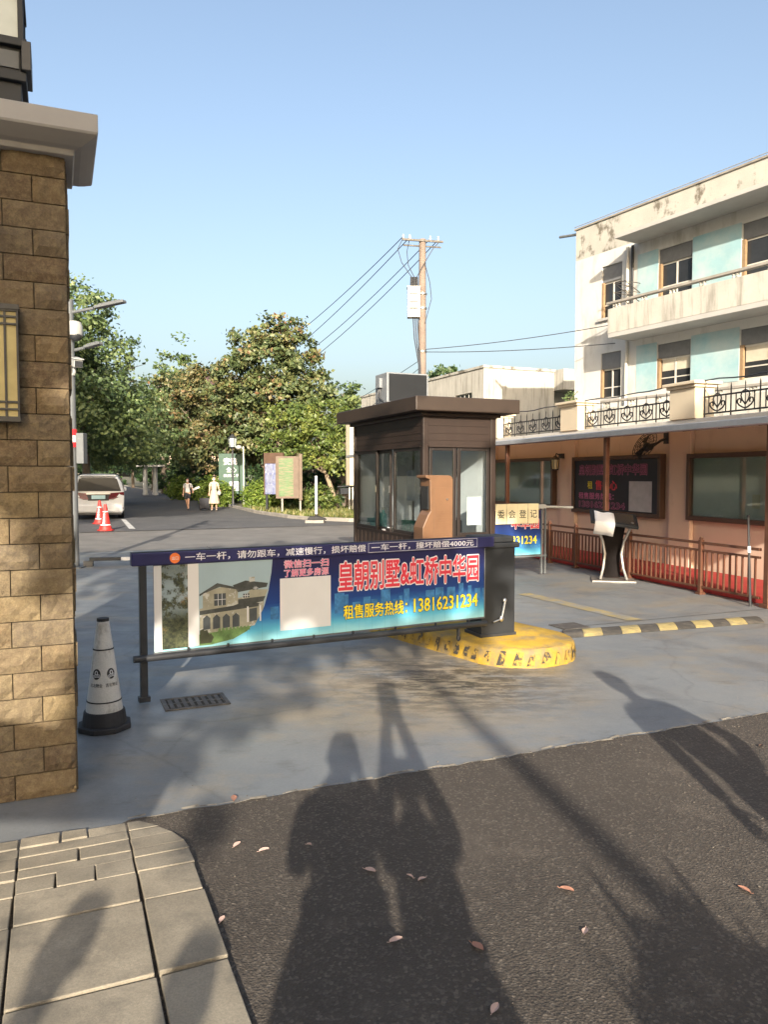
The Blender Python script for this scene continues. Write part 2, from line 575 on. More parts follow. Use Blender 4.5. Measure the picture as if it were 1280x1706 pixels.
M['board_wood'] = pm('noticeboard_wood', (.13, .095, .07), .7, var=.2, scale=4, st_stretch=(1, 1, 8))
M['notice_green'] = pm('noticeboard_green', (.09, .15, .065), .7, var=.3, scale=2.5, st_stretch=(1, 1, 6), stain=(.21, .17, .11), st=(.45, .6), st_scale=3)
M['notice_blue'] = pm('noticeboard_blue', (.12, .14, .26), .6, var=.2, stain=(.35, .36, .40), st=(.5, .62), st_scale=5)
M['car_white'] = pm('white_car_paint', (.66, .68, .70), .22, var=.02)
M['tail_red'] = pm('tail_light_red', (.10, .008, .012), .2, var=.3, scale=9)
M['plate'] = pm('number_plate', (.42, .62, .66), .5, var=.08)
M['cone_red'] = pm('red_cone', (.42, .024, .02), .55, var=.15)
M['cone_white'] = pm('worn_white_cone', (.62, .61, .57), .6, var=.06, stain=(.20, .18, .15), st=(.52, .68), st_scale=7, st_stretch=(1, 1, .5), fine=.3)
M['red_band'] = pm('red_reflective', (.65, .03, .04), .4)
M['skin'] = pm('skin', (.50, .30, .21), .55, var=.05)
M['hair'] = pm('hair', (.02, .016, .014), .5)
M['shirt'] = pm('pale_shirt', (.60, .61, .63), .85, var=.06)
M['shorts'] = pm('dark_shorts', (.03, .032, .04), .85)
M['dress'] = pm('cream_dress', (.42, .36, .28), .85, var=.12, scale=25)
M['jacket'] = pm('dark_jacket', (.06, .065, .08), .85)
M['mask'] = pm('face_mask', (.68, .72, .76), .8)
M['shoe'] = pm('shoe', (.08, .07, .07), .6)
M['shoe_light'] = pm('light_shoe', (.55, .48, .42), .6)
M['roof_tile'] = pm('brown_tile', (.085, .050, .045), .8, var=.2, scale=8)
M['ac_grey'] = pm('ac_casing', (.20, .215, .23), .5, var=.08)
M['ac_grille'] = pm('ac_grille', (.010, .012, .015), .5, var=.2)
M['teal'] = pm('teal_bottle', (.10, .38, .38), .4, var=.1)
M['cloth'] = pm('white_cloth', (.75, .76, .78), .9, var=.05)
M['leaf_dead'] = pm('dry_leaf', (.34, .17, .115), .7, var=.25, scale=18)
M['leaf_dead_pale'] = pm('pale_dry_leaf', (.48, .34, .29), .7, var=.25, scale=18)
M['leaf_dead_dark'] = pm('dark_dry_leaf', (.10, .06, .04), .8, var=.3, scale=18)
M['lamp_glass'] = pm('amber_lamp_glass', (.42, .36, .17), .25, var=.3, scale=2.5)
M['lamp_clear'] = pm('milky_lamp_glass', (.42, .48, .46), .2, var=.1)
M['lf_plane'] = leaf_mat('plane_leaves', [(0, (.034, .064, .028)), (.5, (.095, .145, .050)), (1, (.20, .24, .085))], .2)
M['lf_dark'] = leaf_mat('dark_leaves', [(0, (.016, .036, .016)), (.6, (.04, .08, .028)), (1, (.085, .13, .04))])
M['lf_mixed'] = leaf_mat('autumn_leaves', [(0, (.034, .056, .026)), (.45, (.082, .115, .042)), (.76, (.155, .165, .062)), (.9, (.19, .13, .06)), (1, (.20, .095, .05))], .15)
M['lf_brown'] = leaf_mat('brown_leaves', [(0, (.034, .05, .024)), (.45, (.090, .11, .042)), (.75, (.155, .135, .055)), (1, (.20, .105, .055))], .15)
M['lf_maple'] = leaf_mat('maple_leaves', [(0, (.035, .065, .02)), (.5, (.10, .145, .032)), (1, (.20, .22, .05))], .2)
M['lf_hedge'] = leaf_mat('hedge_leaves', [(0, (.06, .11, .02)), (.5, (.15, .23, .035)), (1, (.27, .34, .06))])
M['grass'] = leaf_mat('grass_blades', [(0, (.06, .08, .02)), (.5, (.13, .16, .04)), (1, (.26, .22, .09))])


# ------------------------------------------------------------------ lettering
def glyph_mesh(body, bold=0.0, spacing=1.0, leading=1.0, align='LEFT'):
    cu = bpy.data.curves.new('glyphs', 'FONT')
    cu.body = body
    cu.offset = bold
    cu.space_character = spacing
    cu.space_line = leading
    cu.align_x = align
    cu.resolution_u = 2
    o = bpy.data.objects.new('glyphs', cu)
    C.objects.link(o)
    dg = bpy.context.evaluated_depsgraph_get()
    me = bpy.data.meshes.new_from_object(o.evaluated_get(dg))
    bpy.data.objects.remove(o)
    bpy.data.curves.remove(cu)
    return me


def lettering(name, body, mat, parent, x0, x1, z0, z1, y, bold=0.0, ref=None, spacing=1.0, leading=1.0, align='LEFT'):
    """words standing in the local x-z plane at depth y, filling x0..x1, z0..z1; weight is built up from shifted copies (bold in em)"""
    base = glyph_mesh(body, 0, spacing, leading, align)
    co = np.zeros(len(base.vertices) * 3, dtype=np.float32)
    base.vertices.foreach_get('co', co)
    co = co.reshape(-1, 3)
    faces = [tuple(p_.vertices) for p_ in base.polygons]
    bpy.data.meshes.remove(base)
    mn, mx = co.min(0), co.max(0)
    sx, sz = (x1 - x0) / (mx[0] - mn[0]), (z1 - z0) / (mx[1] - mn[1])
    X, Z = x0 + (co[:, 0] - mn[0]) * sx, z0 + (co[:, 1] - mn[1]) * sz
    shifts = [(0, 0)]
    if bold:
        k = 8 if bold > .03 else 4
        shifts += [(bold * math.cos(2 * math.pi * (i + .5) / k), bold * math.sin(2 * math.pi * (i + .5) / k)) for i in range(k)]
    vs, fs = [], []
    for j, (dx, dz) in enumerate(shifts):
        o_ = len(vs)
        yy = y + .00012 * j
        vs += [(float(a_ + dx * sx), yy, float(c_ + dz * sz)) for a_, c_ in zip(X, Z)]
        fs += [tuple(i + o_ for i in f) for f in faces]
    me = bpy.data.meshes.new(name)
    me.from_pydata(vs, [], fs)
    me.materials.append(mat)
    o = bpy.data.objects.new(name, me)
    C.objects.link(o)
    o.parent = parent
    return o


# ------------------------------------------------------------------ ground
def patch(name, pts, z, mat):
    b = MB()
    b.poly([(p[0], p[1], z) for p in pts])
    return struct(b.build(name, mat))


V = (math.cos(R(23)), math.sin(R(23)))          # across the road, to the right
U = (-math.sin(R(23)), math.cos(R(23)))         # along the road, into the estate


def rough_line(p, q, n, amp, seed):
    rg = random.Random(seed)
    out = []
    for i in range(n + 1):
        t = i / n
        a = rg.uniform(-amp, amp)
        out.append((p[0] + (q[0] - p[0]) * t + U[0] * a, p[1] + (q[1] - p[1]) * t + U[1] * a))
    return out


patch('ground', [(-900, -900), (900, -900), (900, 900), (-900, 900)], -.05, M['earth'])
# painted concrete apron in front of and behind the barrier
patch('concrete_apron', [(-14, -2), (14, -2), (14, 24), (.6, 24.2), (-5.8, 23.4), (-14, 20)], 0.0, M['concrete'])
patch('concrete_lane', [(-16, 12.6), (14, 24.6), (14, 29), (1.5, 29), (-5.6, 25.0), (-18, 19.0)], .004, M['apron_far'])
p, q = (-1.17 - V[0] * .06, 3.62 - V[1] * .06), (-1.17 + V[0] * 16, 3.62 + V[1] * 16)
edge = rough_line(p, q, 190, .012, 3)
patch('street_asphalt', [(-1.3, 3.45)] + edge + [(16, -9), (-8, -16), (-9, -2), (-2.2, 2)], .008, M['asphalt'])
b = MB()
rgs = random.Random(44)
for i in range(len(edge) - 1):
    p0, p1 = edge[i], edge[i + 1]
    for k in range(2):
        if rgs.random() < .62:
            w0 = rgs.uniform(.006, .035)
            o_ = rgs.uniform(-.02, .012)
            b.poly([(p0[0] + U[0] * o_, p0[1] + U[1] * o_, .0125), (p1[0] + U[0] * o_, p1[1] + U[1] * o_, .0125), (p1[0] + U[0] * (o_ + w0), p1[1] + U[1] * (o_ + w0), .0125), (p0[0] + U[0] * (o_ + w0 * .6), p0[1] + U[1] * (o_ + w0 * .6), .0125)])
            break
struct(b.build('concrete_edge', pm('broken_edge', (.34, .30, .235), .9, var=.3, scale=12, stain=(.12, .11, .09), st=(.5, .65), st_scale=14)))
b = MB()
for i in range(520):
    t_ = rgs.random()
    q0, q1 = edge[0], edge[-1]
    d_ = rgs.uniform(-1, .25) ** 3 if i % 3 else rgs.uniform(-2.2, .4)
    x_, y_ = q0[0] + (q1[0] - q0[0]) * t_ * .35 + U[0] * d_, q0[1] + (q1[1] - q0[1]) * t_ * .35 + U[1] * d_
    r_ = rgs.uniform(.002, .005)
    b.ell((x_, y_, .010 + r_ * .5), (r_, r_ * rgs.uniform(.6, 1), r_ * .6), 6, 4)
struct(b.build('loose_grit', pm('grit', (.13, .115, .095), .9, var=.5, scale=40)), 'stuff')
# estate road
road = [(-5.9, 23.3), (-3.67 + 4.8, 26.4), (-1.27, 27.06), (-3.67, 29.3), (-5.6, 33.2), (-7.23, 37.7), (-11.0, 47.5), (-24.8, 81.3), (-57, 160), (-66, 156),
        (-33.5, 78), (-12.6, 29.0), (-10.6, 21.0)]
patch('estate_road', road, .012, M['road'])
# expansion joint and parking bay line
b = MB()
for i in range(40):
    t0, t1 = i / 40, (i + 1) / 40
    P0 = (-10.5 + 12 * t0, 21.25 + 5.1 * t0)
    P1 = (-10.5 + 12 * t1, 21.25 + 5.1 * t1)
    w = .05 + .03 * random.random()
    b.poly([(P0[0], P0[1], .018), (P1[0], P1[1], .018), (P1[0] + U[0] * w, P1[1] + U[1] * w, .018), (P0[0] + U[0] * w, P0[1] + U[1] * w, .018)])
struct(b.build('road_joint', M['gap_soil']))
b = MB()
b.poly([(-9.78, 28.53, .02), (-9.62, 28.53, .02), (-7.6, 23.44, .02), (-7.80, 23.44, .02)])
struct(b.build('parking_line', M['road_white']))
b = MB()
b.poly([(1.86, 10.6, .006), (2.05, 10.7, .006), (2.96, 8.72, .006), (2.76, 8.66, .006)])
b.poly([(1.2, 12.0, .006), (1.42, 12.1, .006), (1.86, 11.1, .006), (1.68, 11.02, .006)])
struct(b.build('lane_line', M['faded_yellow']))
# joints cut in the apron
b = MB()
for px, py, dx, dy, ln, w in ((-6.3, 15.9, V[0], V[1], 6, .02), (-2.0, 7.6, V[0], V[1], 3, .012), (2.2, 8.35, V[0], V[1], 4, .012), (-.6, 9.5, U[0], U[1], 9, .015)):
    n = (-dy, dx)
    b.poly([(px, py, .006), (px + dx * ln, py + dy * ln, .006), (px + dx * ln + n[0] * w, py + dy * ln + n[1] * w, .006), (px + n[0] * w, py + n[1] * w, .006)])
struct(b.build('floor_joint', M['gap_soil']))

# verge right of the road, raised behind a kerb
kl = [(6, 28.0), (3.5, 27.4), (1.5, 26.75), (0, 26.75), (-1.27, 27.06), (-2.6, 27.95), (-3.67, 29.3), (-5.6, 33.2), (-7.23, 37.7), (-11.0, 47.5), (-24.8, 81.3), (-57, 160)]
patch('verge_soil', kl + [(-40, 165), (14, 80), (14, 34), (10, 28)], .11, M['earth'])
def kerb(pts, name, w=.16, h=.14):
    b = MB()
    for i in range(len(pts) - 1):
        p, q = Vector((*pts[i], 0)), Vector((*pts[i + 1], 0))
        d = (q - p)
        L = d.length
        d.normalize()
        n = Vector((d.y, -d.x, 0))
        k = max(1, int(L / 1.0))
        for j in range(k):
            a = p + d * (L * j / k + .008)
            e = p + d * (L * (j + 1) / k - .008)
            hh = h + random.uniform(-.006, .006)
            b.add([a, e, e + n * w, a + n * w] + [x + Vector((0, 0, hh)) for x in (a, e, e + n * w, a + n * w)],
                  [(0, 3, 2, 1), (4, 5, 6, 7), (0, 1, 5, 4), (1, 2, 6, 5), (2, 3, 7, 6), (3, 0, 4, 7)])
    return struct(b.build(name, M['kerb'], bevel=.015))
kerb(kl, 'verge_kerb')
lk = [(-11.2, 21.5), (-13.2, 29.0), (-34.1, 78), (-67, 156)]
patch('left_verge', lk + [(-120, 156), (-60, 15), (-14, 15)], .11, M['earth'])
kerb(lk, 'left_kerb')

# foreground pavement: individual slabs and setts in one paving surface, ramping down to the apron
def make_pavement():
    b = MB()
    o = (-.85, 3.29)
    rg = random.Random(5)
    def W(a, bb):
        return (o[0] + V[0] * a + U[0] * bb, o[1] + V[1] * a + U[1] * bb)
    def hz(bb):
        return .036 if bb < -.15 else max(.012, .036 - (bb + .15) * .05)
    def ar(bb):  # right-hand limit of the pavement
        if bb < .0:
            return 0.0
        return -(bb ** 2) * 1.06
    def slab(a0, a1, b0, b1, g=.006):
        j = lambda: rg.uniform(-.003, .003)
        dz = rg.uniform(-.006, .006)
        c = [(a0 + g + j(), b0 + g + j()), (min(a1, ar(b0)) - g + j(), b0 + g + j()), (min(a1, ar(b1)) - g + j(), b1 - g + j()), (a0 + g + j(), b1 - g + j())]
        if min(a1, ar(b1)) - a0 < .03:
            return
        vs = [(*W(*p_), -.04) for p_ in c] + [(*W(*p_), hz(p_[1]) + dz + rg.uniform(-.002, .002)) for p_ in c]
        b.add(vs, [(0, 3, 2, 1), (4, 5, 6, 7), (0, 1, 5, 4), (1, 2, 6, 5), (2, 3, 7, 6), (3, 0, 4, 7)], 0, rg.random())
    cols = [(-.235, 0), (-.69, -.235), (-1.15, -.69), (-1.6, -1.15), (-2.05, -1.6)]
    bb = -.375
    for k in range(9):
        for a0, a1 in cols:
            slab(a0, a1, bb - .47, bb)
        bb -= .47
    for a0, a1 in cols:
        slab(a0, a1, -.375, -.15)
        rows = [-.15, -.01, .075, .20, .30, .40]
        for i in range(len(rows) - 1):
            n = rg.choice((1, 2, 2, 3)) if a1 < 0 else rg.choice((1, 2))
            xs = sorted([a0, a1] + [a0 + (a1 - a0) * (k + rg.uniform(-.15, .15)) / n for k in range(1, n)])
            for k in range(len(xs) - 1):
                slab(xs[k], xs[k + 1], rows[i], rows[i + 1], .004)
    pav = struct(b.build('pavement', M['paver'], bevel=.004, tints=True))
    s = MB()
    lim = [(-2.05, -5), (-.02, -5), (-.02, -.3), (-.05, 0), (-.19, .36), (-2.05, .39)]
    vs = [(*W(*p_), (hz(p_[1]) - .022)) for p_ in lim]
    s.poly(vs)
    struct(s.build('pavement_bed', M['gap_soil']))
make_pavement()


# ------------------------------------------------------------------ stone gate pillar
def gate_pillar():
    t = thing('gate_pillar', 'tan split stone gate pillar with white cornice at left edge', 'gate pillar', (-1.6, 3.93, 0), 23)
    rg = random.Random(11)
    core = MB().box(-1.62, .03, 0, -.03, .40, 3.25)
    b = MB()
    h = .1305
    nrow = 25
    for r in range(nrow):
        z0 = r * h
        z1 = z0 + h
        w = .30 if r % 2 else .30
        x = -.0
        first = .155 if r % 2 else .29
        k = 0
        while x > -1.6:
            ww = first if k == 0 else rg.choice((.28, .31, .30))
            x0 = max(-1.6, x - ww)
            g = .0025
            d = rg.uniform(-.006, .010)
            # front face as a small rough grid
            nx, nz = 6, 3
            vs, fs = [], []
            for iz in range(nz + 1):
                for ix in range(nx + 1):
                    e = (ix in (0, nx)) or (iz in (0, nz))
                    yy = .004 if e else -d - rg.uniform(.002, .016)
                    vs.append((x0 + g + (x - x0 - 2 * g) * ix / nx, yy, z0 + g + (z1 - z0 - 2 * g) * iz / nz))
            for iz in range(nz):
                for ix in range(nx):
                    a = iz * (nx + 1) + ix
                    fs.append((a, a + 1, a + nx + 2, a + nx + 1))
            n0 = len(vs)
            vs += [(x0 + g, .04, z0 + g), (x - g, .04, z0 + g), (x - g, .04, z1 - g), (x0 + g, .04, z1 - g)]
            ca = [0, nx, nx + nz * (nx + 1), nz * (nx + 1)]
            bt = [i for i in range(nx + 1)]
            tp = [nz * (nx + 1) + i for i in range(nx + 1)]
            fs.append(tuple(bt[::-1] + [n0, n0 + 1]))
            fs.append(tuple(tp + [n0 + 2, n0 + 3]))
            fs.append(tuple([n0 + 3, n0] + [iz * (nx + 1) for iz in range(nz + 1)]))
            fs.append(tuple([n0 + 1, n0 + 2] + [iz * (nx + 1) + nx for iz in range(nz, -1, -1)]))
            b.add(vs, fs, 0, rg.random())
            x = x0
            k += 1
        # side face stones
        y = .0
        for yy0, yy1 in ((.04, .21), (.21, .41)):
            d = rg.uniform(-.004, .014)
            b.box(-.028, yy0 + g, z0 + g, .004 + d, yy1 - g, z1 - g, 0, rg.random())
    b.build('stonework', M['stone'], t, tints=True)
    core.build('core', M['mortar'], t)
    # cornice: profile swept round front, right side and back
    prof = [(.012, 3.235), (.04, 3.235), (.045, 3.262), (.075, 3.268), (.11, 3.285), (.145, 3.305), (.15, 3.315), (.15, 3.40), (.0, 3.44)]
    c = MB()
    ring = []
    for off, z in prof:
        ring.append([(-1.7 - off, 0 - off * 1.2, z), (0 + off, 0 - off * 1.2, z), (0 + off, .40 + off, z), (-1.7 - off, .40 + off, z)])
    vs = [p_ for r_ in ring for p_ in r_]
    fs = []
    for i in range(len(ring) - 1):
        for k in range(4):
            fs.append((i * 4 + k, i * 4 + (k + 1) % 4, (i + 1) * 4 + (k + 1) % 4, (i + 1) * 4 + k))
    fs.append((3, 2, 1, 0))
    fs.append(tuple((len(ring) - 1) * 4 + k for k in range(4)))
    c.add(vs, fs)
    c.build('cornice', M['cornice'], t, bevel=.004)
    # lamp set on top of the pillar
    l = thing('pillar_lantern', 'square dark framed lantern standing on top of the stone pillar', 'lantern', (-2.02, 4.04, 3.435), 23)
    f = MB()
    f.box(-.15, -.14, 0, .15, .14, .185)
    f.box(-.175, -.165, .186, .175, .165, .232)
    f.box(-.15, -.14, .2325, .15, .14, .355)
    f.box(-.178, -.168, .356, .178, .168, .396)
    for sx in (-1, 1):
        for sy in (-1, 1):
            f.box(sx * .152 - .014, sy * .142 - .014, .3965, sx * .152 + .014, sy * .142 + .014, .618)
    f.box(-.172, -.162, .6185, .172, .162, .640)
    f.box(-.11, -.10, .6405, .11, .10, .665)
    f.build('frame', M['charcoal'], l, bevel=.004)
    s = MB()
    s.box(-.06, -.147, .252, .03, -.1425, .335)
    s.box(.05, -.147, .252, .14, -.1425, .335)
    s.build('side_panel', M['grey_metal'], l)
    k = MB().box(.1525, -.185, .235, .198, .05, .378)
    k.build('hood', M['dark_metal'], l, bevel=.004)
    p_ = MB().box(-.140, -.130, .3965, .140, .130, .618)
    p_.build('lamp_glass', M['lamp_clear'], l)
    # wall lamp on the front of the pillar
    w = thing('wall_lamp', 'amber glass wall lamp with dark lattice frame on the stone pillar', 'wall lamp', (-1.805, 3.823, 1.93), 23)
    g_ = MB().box(-.40, -.055, 0.0, 0.0, -.004, .53)
    g_.build('lamp_glass', M['lamp_glass'], w)
    f = MB()
    for z in (0.0, .04, .075, .45, .485, .515):
        f.box(-.41, -.068, z - .004, .006, -.050, z + .006)
    for x in (-.40, -.32, -.24, -.16, -.115, -.055, 0):
        f.box(x - .005, -.0665, 0, x + .005, -.052, .53)
    f.box(-.41, -.075, .52, .01, 0, .545)
    f.box(-.41, -.075, -.02, .01, 0, 0)
    f.build('lattice', M['dark_metal'], w, bevel=.001)
gate_pillar()


# ------------------------------------------------------------------ barrier gate
def skyline(b, x0, x1, z, y, mi, rg, hmax=.2):
    x = x0
    while x < x1:
        w = rg.uniform(.03, .09)
        h = rg.uniform(.04, hmax)
        b.poly([(x, y, z), (min(x + w, x1), y, z), (min(x + w, x1), y, z + h), (x, y, z + h)], mi)
        x += w + rg.uniform(0, .05)


def banner_print(name, zt, zb):
    """printed sheet: night-blue fading into pale cyan at the bottom"""
    m, nt, bs = new_mat(name)
    tc = N(nt, 'ShaderNodeTexCoord')
    sp = N(nt, 'ShaderNodeSeparateXYZ')
    nt.links.new(tc.outputs['Object'], sp.inputs[0])
    mr = N(nt, 'ShaderNodeMapRange')
    mr.inputs[1].default_value = zb
    mr.inputs[2].default_value = zt
    nt.links.new(sp.outputs[2], mr.inputs[0])
    ad = N(nt, 'ShaderNodeMath', operation='MULTIPLY_ADD')
    nt.links.new(noise(nt, 3, 5, .6, (1, 1, 2.5)), ad.inputs[0])
    ad.inputs[1].default_value = .14
    nt.links.new(mr.outputs[0], ad.inputs[2])
    c = ramp(nt, ad.outputs[0], [(.07, (.32, .66, .72)), (.20, (.10, .42, .60)), (.36, (.03, .16, .42)), (.52, (.012, .045, .20)), (.85, (.012, .018, .085)), (1, (.015, .015, .07))])
    fx_ = mul(nt, mul(nt, sp.outputs[0], 8.3), 0, 'ADD')
    fr_ = N(nt, 'ShaderNodeMath', operation='FRACT')
    nt.links.new(fx_, fr_.inputs[0])
    c = mixc(nt, ramp(nt, fr_.outputs[0], [(.0, .30), (.03, 0.0)]), c, (.01, .012, .03))
    nt.links.new(c, bs.inputs['Base Color'])
    bs.inputs['Roughness'].default_value = .55
    bs.inputs['Specular IOR Level'].default_value = .3
    bump(nt, bs, noise(nt, 1.0, 2, .5, (9, 1, .4)), .12, .02)
    return m


def barrier_gate():
    t = thing('barrier_gate', 'closed boom barrier with blue advertising panel and charcoal cabinet on the yellow island', 'barrier gate', (.95, 6.95, 0), 28.8)
    # cabinet (own angle inside the local frame: about -5.8 deg)
    a = R(-5.8)
    rot = Matrix.Rotation(a, 3, 'Z')
    def cb(x0, y0, z0, x1, y1, z1):
        c = Vector(((x0 + x1) / 2, (y0 + y1) / 2, 0))
        c = rot @ c
        return (c.x - .03, c.y + .065, (z0 + z1) / 2), (x1 - x0, y1 - y0, z1 - z0)
    b = MB()
    c, s = cb(0, 0, .165, .36, .28, .98)
    b.obox(c, s, rot)
    b.build('cabinet', M['charcoal'], t, bevel=.008)
    b = MB()
    c, s = cb(-.02, -.02, .98, .40, .30, 1.03)
    b.obox(c, s, rot)
    c, s = cb(-.01, -.01, 1.03, .34, .29, 1.09)
    b.obox(c, s, rot)
    lid = b.build('cabinet_lid', M['charcoal'], t, bevel=.012)
    b = MB()
    c, s = cb(-.012, -.012, .16, .372, .292, .19)
    b.obox(c, s, rot)
    b.build('cabinet_plinth', M['dark_metal'], t, bevel=.003)
    # beam
    b = MB().box(-3.14, -.032, 1.005, .04, .032, 1.098)
    beam = b.build('beam', M['navy'], t, bevel=.008)
    b = MB().box(-3.14, -.02, 1.0985, .04, .02, 1.103)
    b.build('beam_cover', M['charcoal'], beam)
    # words along the beam
    y = -.0335
    lettering('beam_words', '一车一杆，请勿跟车，减速慢行，损坏赔偿', M['letter_white'], beam, -2.76, -1.275, 1.022, 1.082, y, .012)
    lettering('beam_words', '一车一杆，撞坏赔偿4000元', M['letter_white'], beam, -1.22, -.19, 1.024, 1.080, y, .012)
    f = MB()
    for x0, x1, z0, z1 in ((-1.25, -.15, 1.0125, 1.0155), (-1.25, -.15, 1.0875, 1.0905), (-1.25, -1.247, 1.0155, 1.0875), (-.153, -.15, 1.0155, 1.0875)):
        f.poly([(x0, y, z0), (x1, y, z0), (x1, y, z1), (x0, y, z1)])
    f.build('word_frame', M['letter_white'], beam)
    e = MB()
    e.poly([(-2.835 + .038 * math.cos(i * math.pi / 12), y, 1.051 + .038 * math.sin(i * math.pi / 12)) for i in range(24)])
    em = e.build('emblem', M['orange'], beam)
    lettering('emblem_words', '出口', M['letter_white'], beam, -2.858, -2.812, 1.038, 1.064, y - .001, .01)
    # end post and lower rail
    b = MB()
    b.box(-3.085, -.024, .04, -3.035, .024, 1.004)
    b.box(-3.10, -.03, .02, -3.02, .03, .06)
    b.build('end_post', M['dark_metal'], t, bevel=.004)
    b = MB()
    b.tube([(-3.14, -.05, .345), (-.06, -.05, .32)], .026, 12)
    for x in (-2.75, -2.45, -2.1, -1.75, -1.4, -1.0, -.6, -.25):
        zz = .345 - (x + 3.14) / 3.08 * .025
        b.box(x - .008, -.056, zz + .015, x + .008, -.044, zz + .05)
    b.build('lower_rail', M['dark_metal'], t, smooth=True)
    b = MB()
    b.tube([(-.36, -.05, .30), (-.36, -.05, .22)], .016)
    b.ell((-.36, -.05, .215), (.02, .02, .03))
    b.build('rail_roller', M['dark_metal'], t, smooth=True)
    # counterweight link on the cabinet front
    b = MB()
    b.ell((.19, .005, .50), (.022, .018, .022))
    b.tube([(.19, -.005, .50), (.15, -.005, .34)], .011)
    b.ell((.15, -.0, .335), (.024, .02, .030))
    b.tube([(.15, .0, .33), (.06, .0, .31)], .008)
    b.build('crank_link', M['steel'], t, smooth=True)
    # panel
    zt, zb = 1.004, .372
    mat = banner_print('banner_print', zt, zb)
    b = MB()
    n = 40
    X = [-2.985 + (2.935) * i / n for i in range(n + 1)]
    yy = [-.012 + .004 * math.sin(i * 1.3) + .003 * math.sin(i * .45) for i in range(n + 1)]
    for i in range(n):
        b.box(X[i], -.012, zb - .0 - .0085 * (i / n), X[i + 1], -.004, zt)
    pan = MB().box(-2.985, -.014, zb, -.05, -.004, zt)
    panel = pan.build('advert_panel', mat, t)
    # printed photo: trees, a villa, white strip
    y0 = -.0155
    tm, tnt, tbs = new_mat('print_foliage')
    f_ = ramp(tnt, noise(tnt, 16, 10, .7), [(.44, 0.0), (.54, 1.0)])
    tc_ = mixc(tnt, ramp(tnt, noise(tnt, 40, 6, .7), [(.4, 0.0), (.65, 1.0)]), (.018, .024, .014), (.085, .095, .045))
    tc_ = mixc(tnt, ramp(tnt, noise(tnt, 7, 8, .7), [(.56, 0.0), (.66, .8)]), tc_, (.26, .15, .04))
    sz = N(tnt, 'ShaderNodeTexCoord')
    sx_ = N(tnt, 'ShaderNodeSeparateXYZ')
    tnt.links.new(sz.outputs['Object'], sx_.inputs[0])
    hi = ramp(tnt, mul(tnt, sx_.outputs[2], 1.0), [(.60, 1.0), (.72, 0.0), (.85, 0.0), (.95, .55)])
    tnt.links.new(mixc(tnt, mul(tnt, f_, hi, 'MAXIMUM'), (.26, .33, .36), tc_), tbs.inputs['Base Color'])
    tbs.inputs['Roughness'].default_value = .5
    cols = [pm('print_sky', (.30, .40, .45), .45, var=.06, scale=3), pm('print_tree', (.05, .055, .03), .45, var=.6, scale=7, stain=(.30, .19, .05), st=(.58, .7), st_scale=6),
            pm('print_wall', (.30, .29, .22), .45, var=.2, scale=9, stain=(.45, .45, .42), st=(.55, .6), st_scale=16), pm('print_roof', (.055, .06, .055), .45, var=.35, scale=30), M['white'],
            pm('print_green', (.12, .21, .07), .45, var=.5, scale=14), pm('print_dark', (.06, .07, .075), .45, var=.2, scale=14), pm('print_pale', (.62, .62, .62), .45, var=.04, scale=2),
            pm('print_tower', (.04, .16, .36), .45, var=.4, scale=22), tm]
    b = MB()
    def q(pts, mi, k=0):
        b.poly([(p_[0], y0 - .0007 * k, p_[1]) for p_ in pts], mi)
    top, bot = 1.0, .374
    q([(-2.985, bot), (-2.93, bot), (-2.93, top), (-2.985, top)], 7, 0)
    # photo with curved right-hand border
    curve = [(-2.08, top), (-2.09, .9), (-2.115, .76), (-2.15, .64), (-2.21, .54), (-2.29, .46), (-2.40, .41), (-2.57, .385)]
    q([(-2.93, .385)] + curve[::-1] + [(-2.93, top)], 0, 0)
    rg = random.Random(4)
    tree = [(-2.93, .385), (-2.745, .385), (-2.745, .60)]
    for i in range(14):
        tree.append((-2.745 - .02 * (i % 3) - (.07 if 5 < i < 10 else 0) - rg.uniform(0, .015), .60 + i * .028))
    tree += [(-2.80, top), (-2.93, top)]
    q([(-2.93, .385), (-2.74, .385), (-2.74, 1.0), (-2.93, 1.0)], 9, 1)
    q([(-2.74, .385), (-2.66, .39), (-2.66, top), (-2.74, top)], 7, 2)          # blank strip
    # lawn, shrubs
    q([(-2.66, .388), (-2.57, .386), (-2.40, .411), (-2.29, .461), (-2.22, .53), (-2.30, .50), (-2.66, .47)], 5, 1)
    # house body
    q([(-2.655, .47), (-2.23, .50), (-2.16, .62), (-2.15, .70), (-2.12, .77), (-2.26, .78), (-2.30, .73), (-2.655, .66)], 2, 2)
    q([(-2.63, .64), (-2.36, .66), (-2.36, .79), (-2.48, .815), (-2.63, .78)], 2, 3)
    q([(-2.655, .77), (-2.52, .845), (-2.36, .80), (-2.36, .785), (-2.50, .815), (-2.62, .775), (-2.655, .755)], 3, 4)
    q([(-2.40, .82), (-2.30, .85), (-2.12, .82), (-2.13, .79), (-2.36, .765)], 3, 3)
    q([(-2.27, .835), (-2.27, .875), (-2.225, .875), (-2.225, .84)], 2, 4)
    q([(-2.36, .71), (-2.14, .72), (-2.16, .68), (-2.36, .66)], 3, 4)
    q([(-2.655, .645), (-2.40, .665), (-2.31, .69), (-2.19, .67), (-2.20, .645), (-2.655, .615)], 3, 5)
    for x0, x1, z0, z1 in ((-2.545, -2.455, .675, .765), (-2.32, -2.27, .72, .75), (-2.24, -2.20, .775, .80)):
        q([(x0, z0), (x1, z0), (x1, z1), (x0, z1)], 6, 5)
        for k in range(1, 3):
            xx = x0 + (x1 - x0) * k / 3
            q([(xx - .002, z0), (xx + .002, z0), (xx + .002, z1), (xx - .002, z1)], 4, 6)
        zz = (z0 + z1) / 2
        q([(x0, zz - .002), (x1, zz - .002), (x1, zz + .002), (x0, zz + .002)], 4, 6)
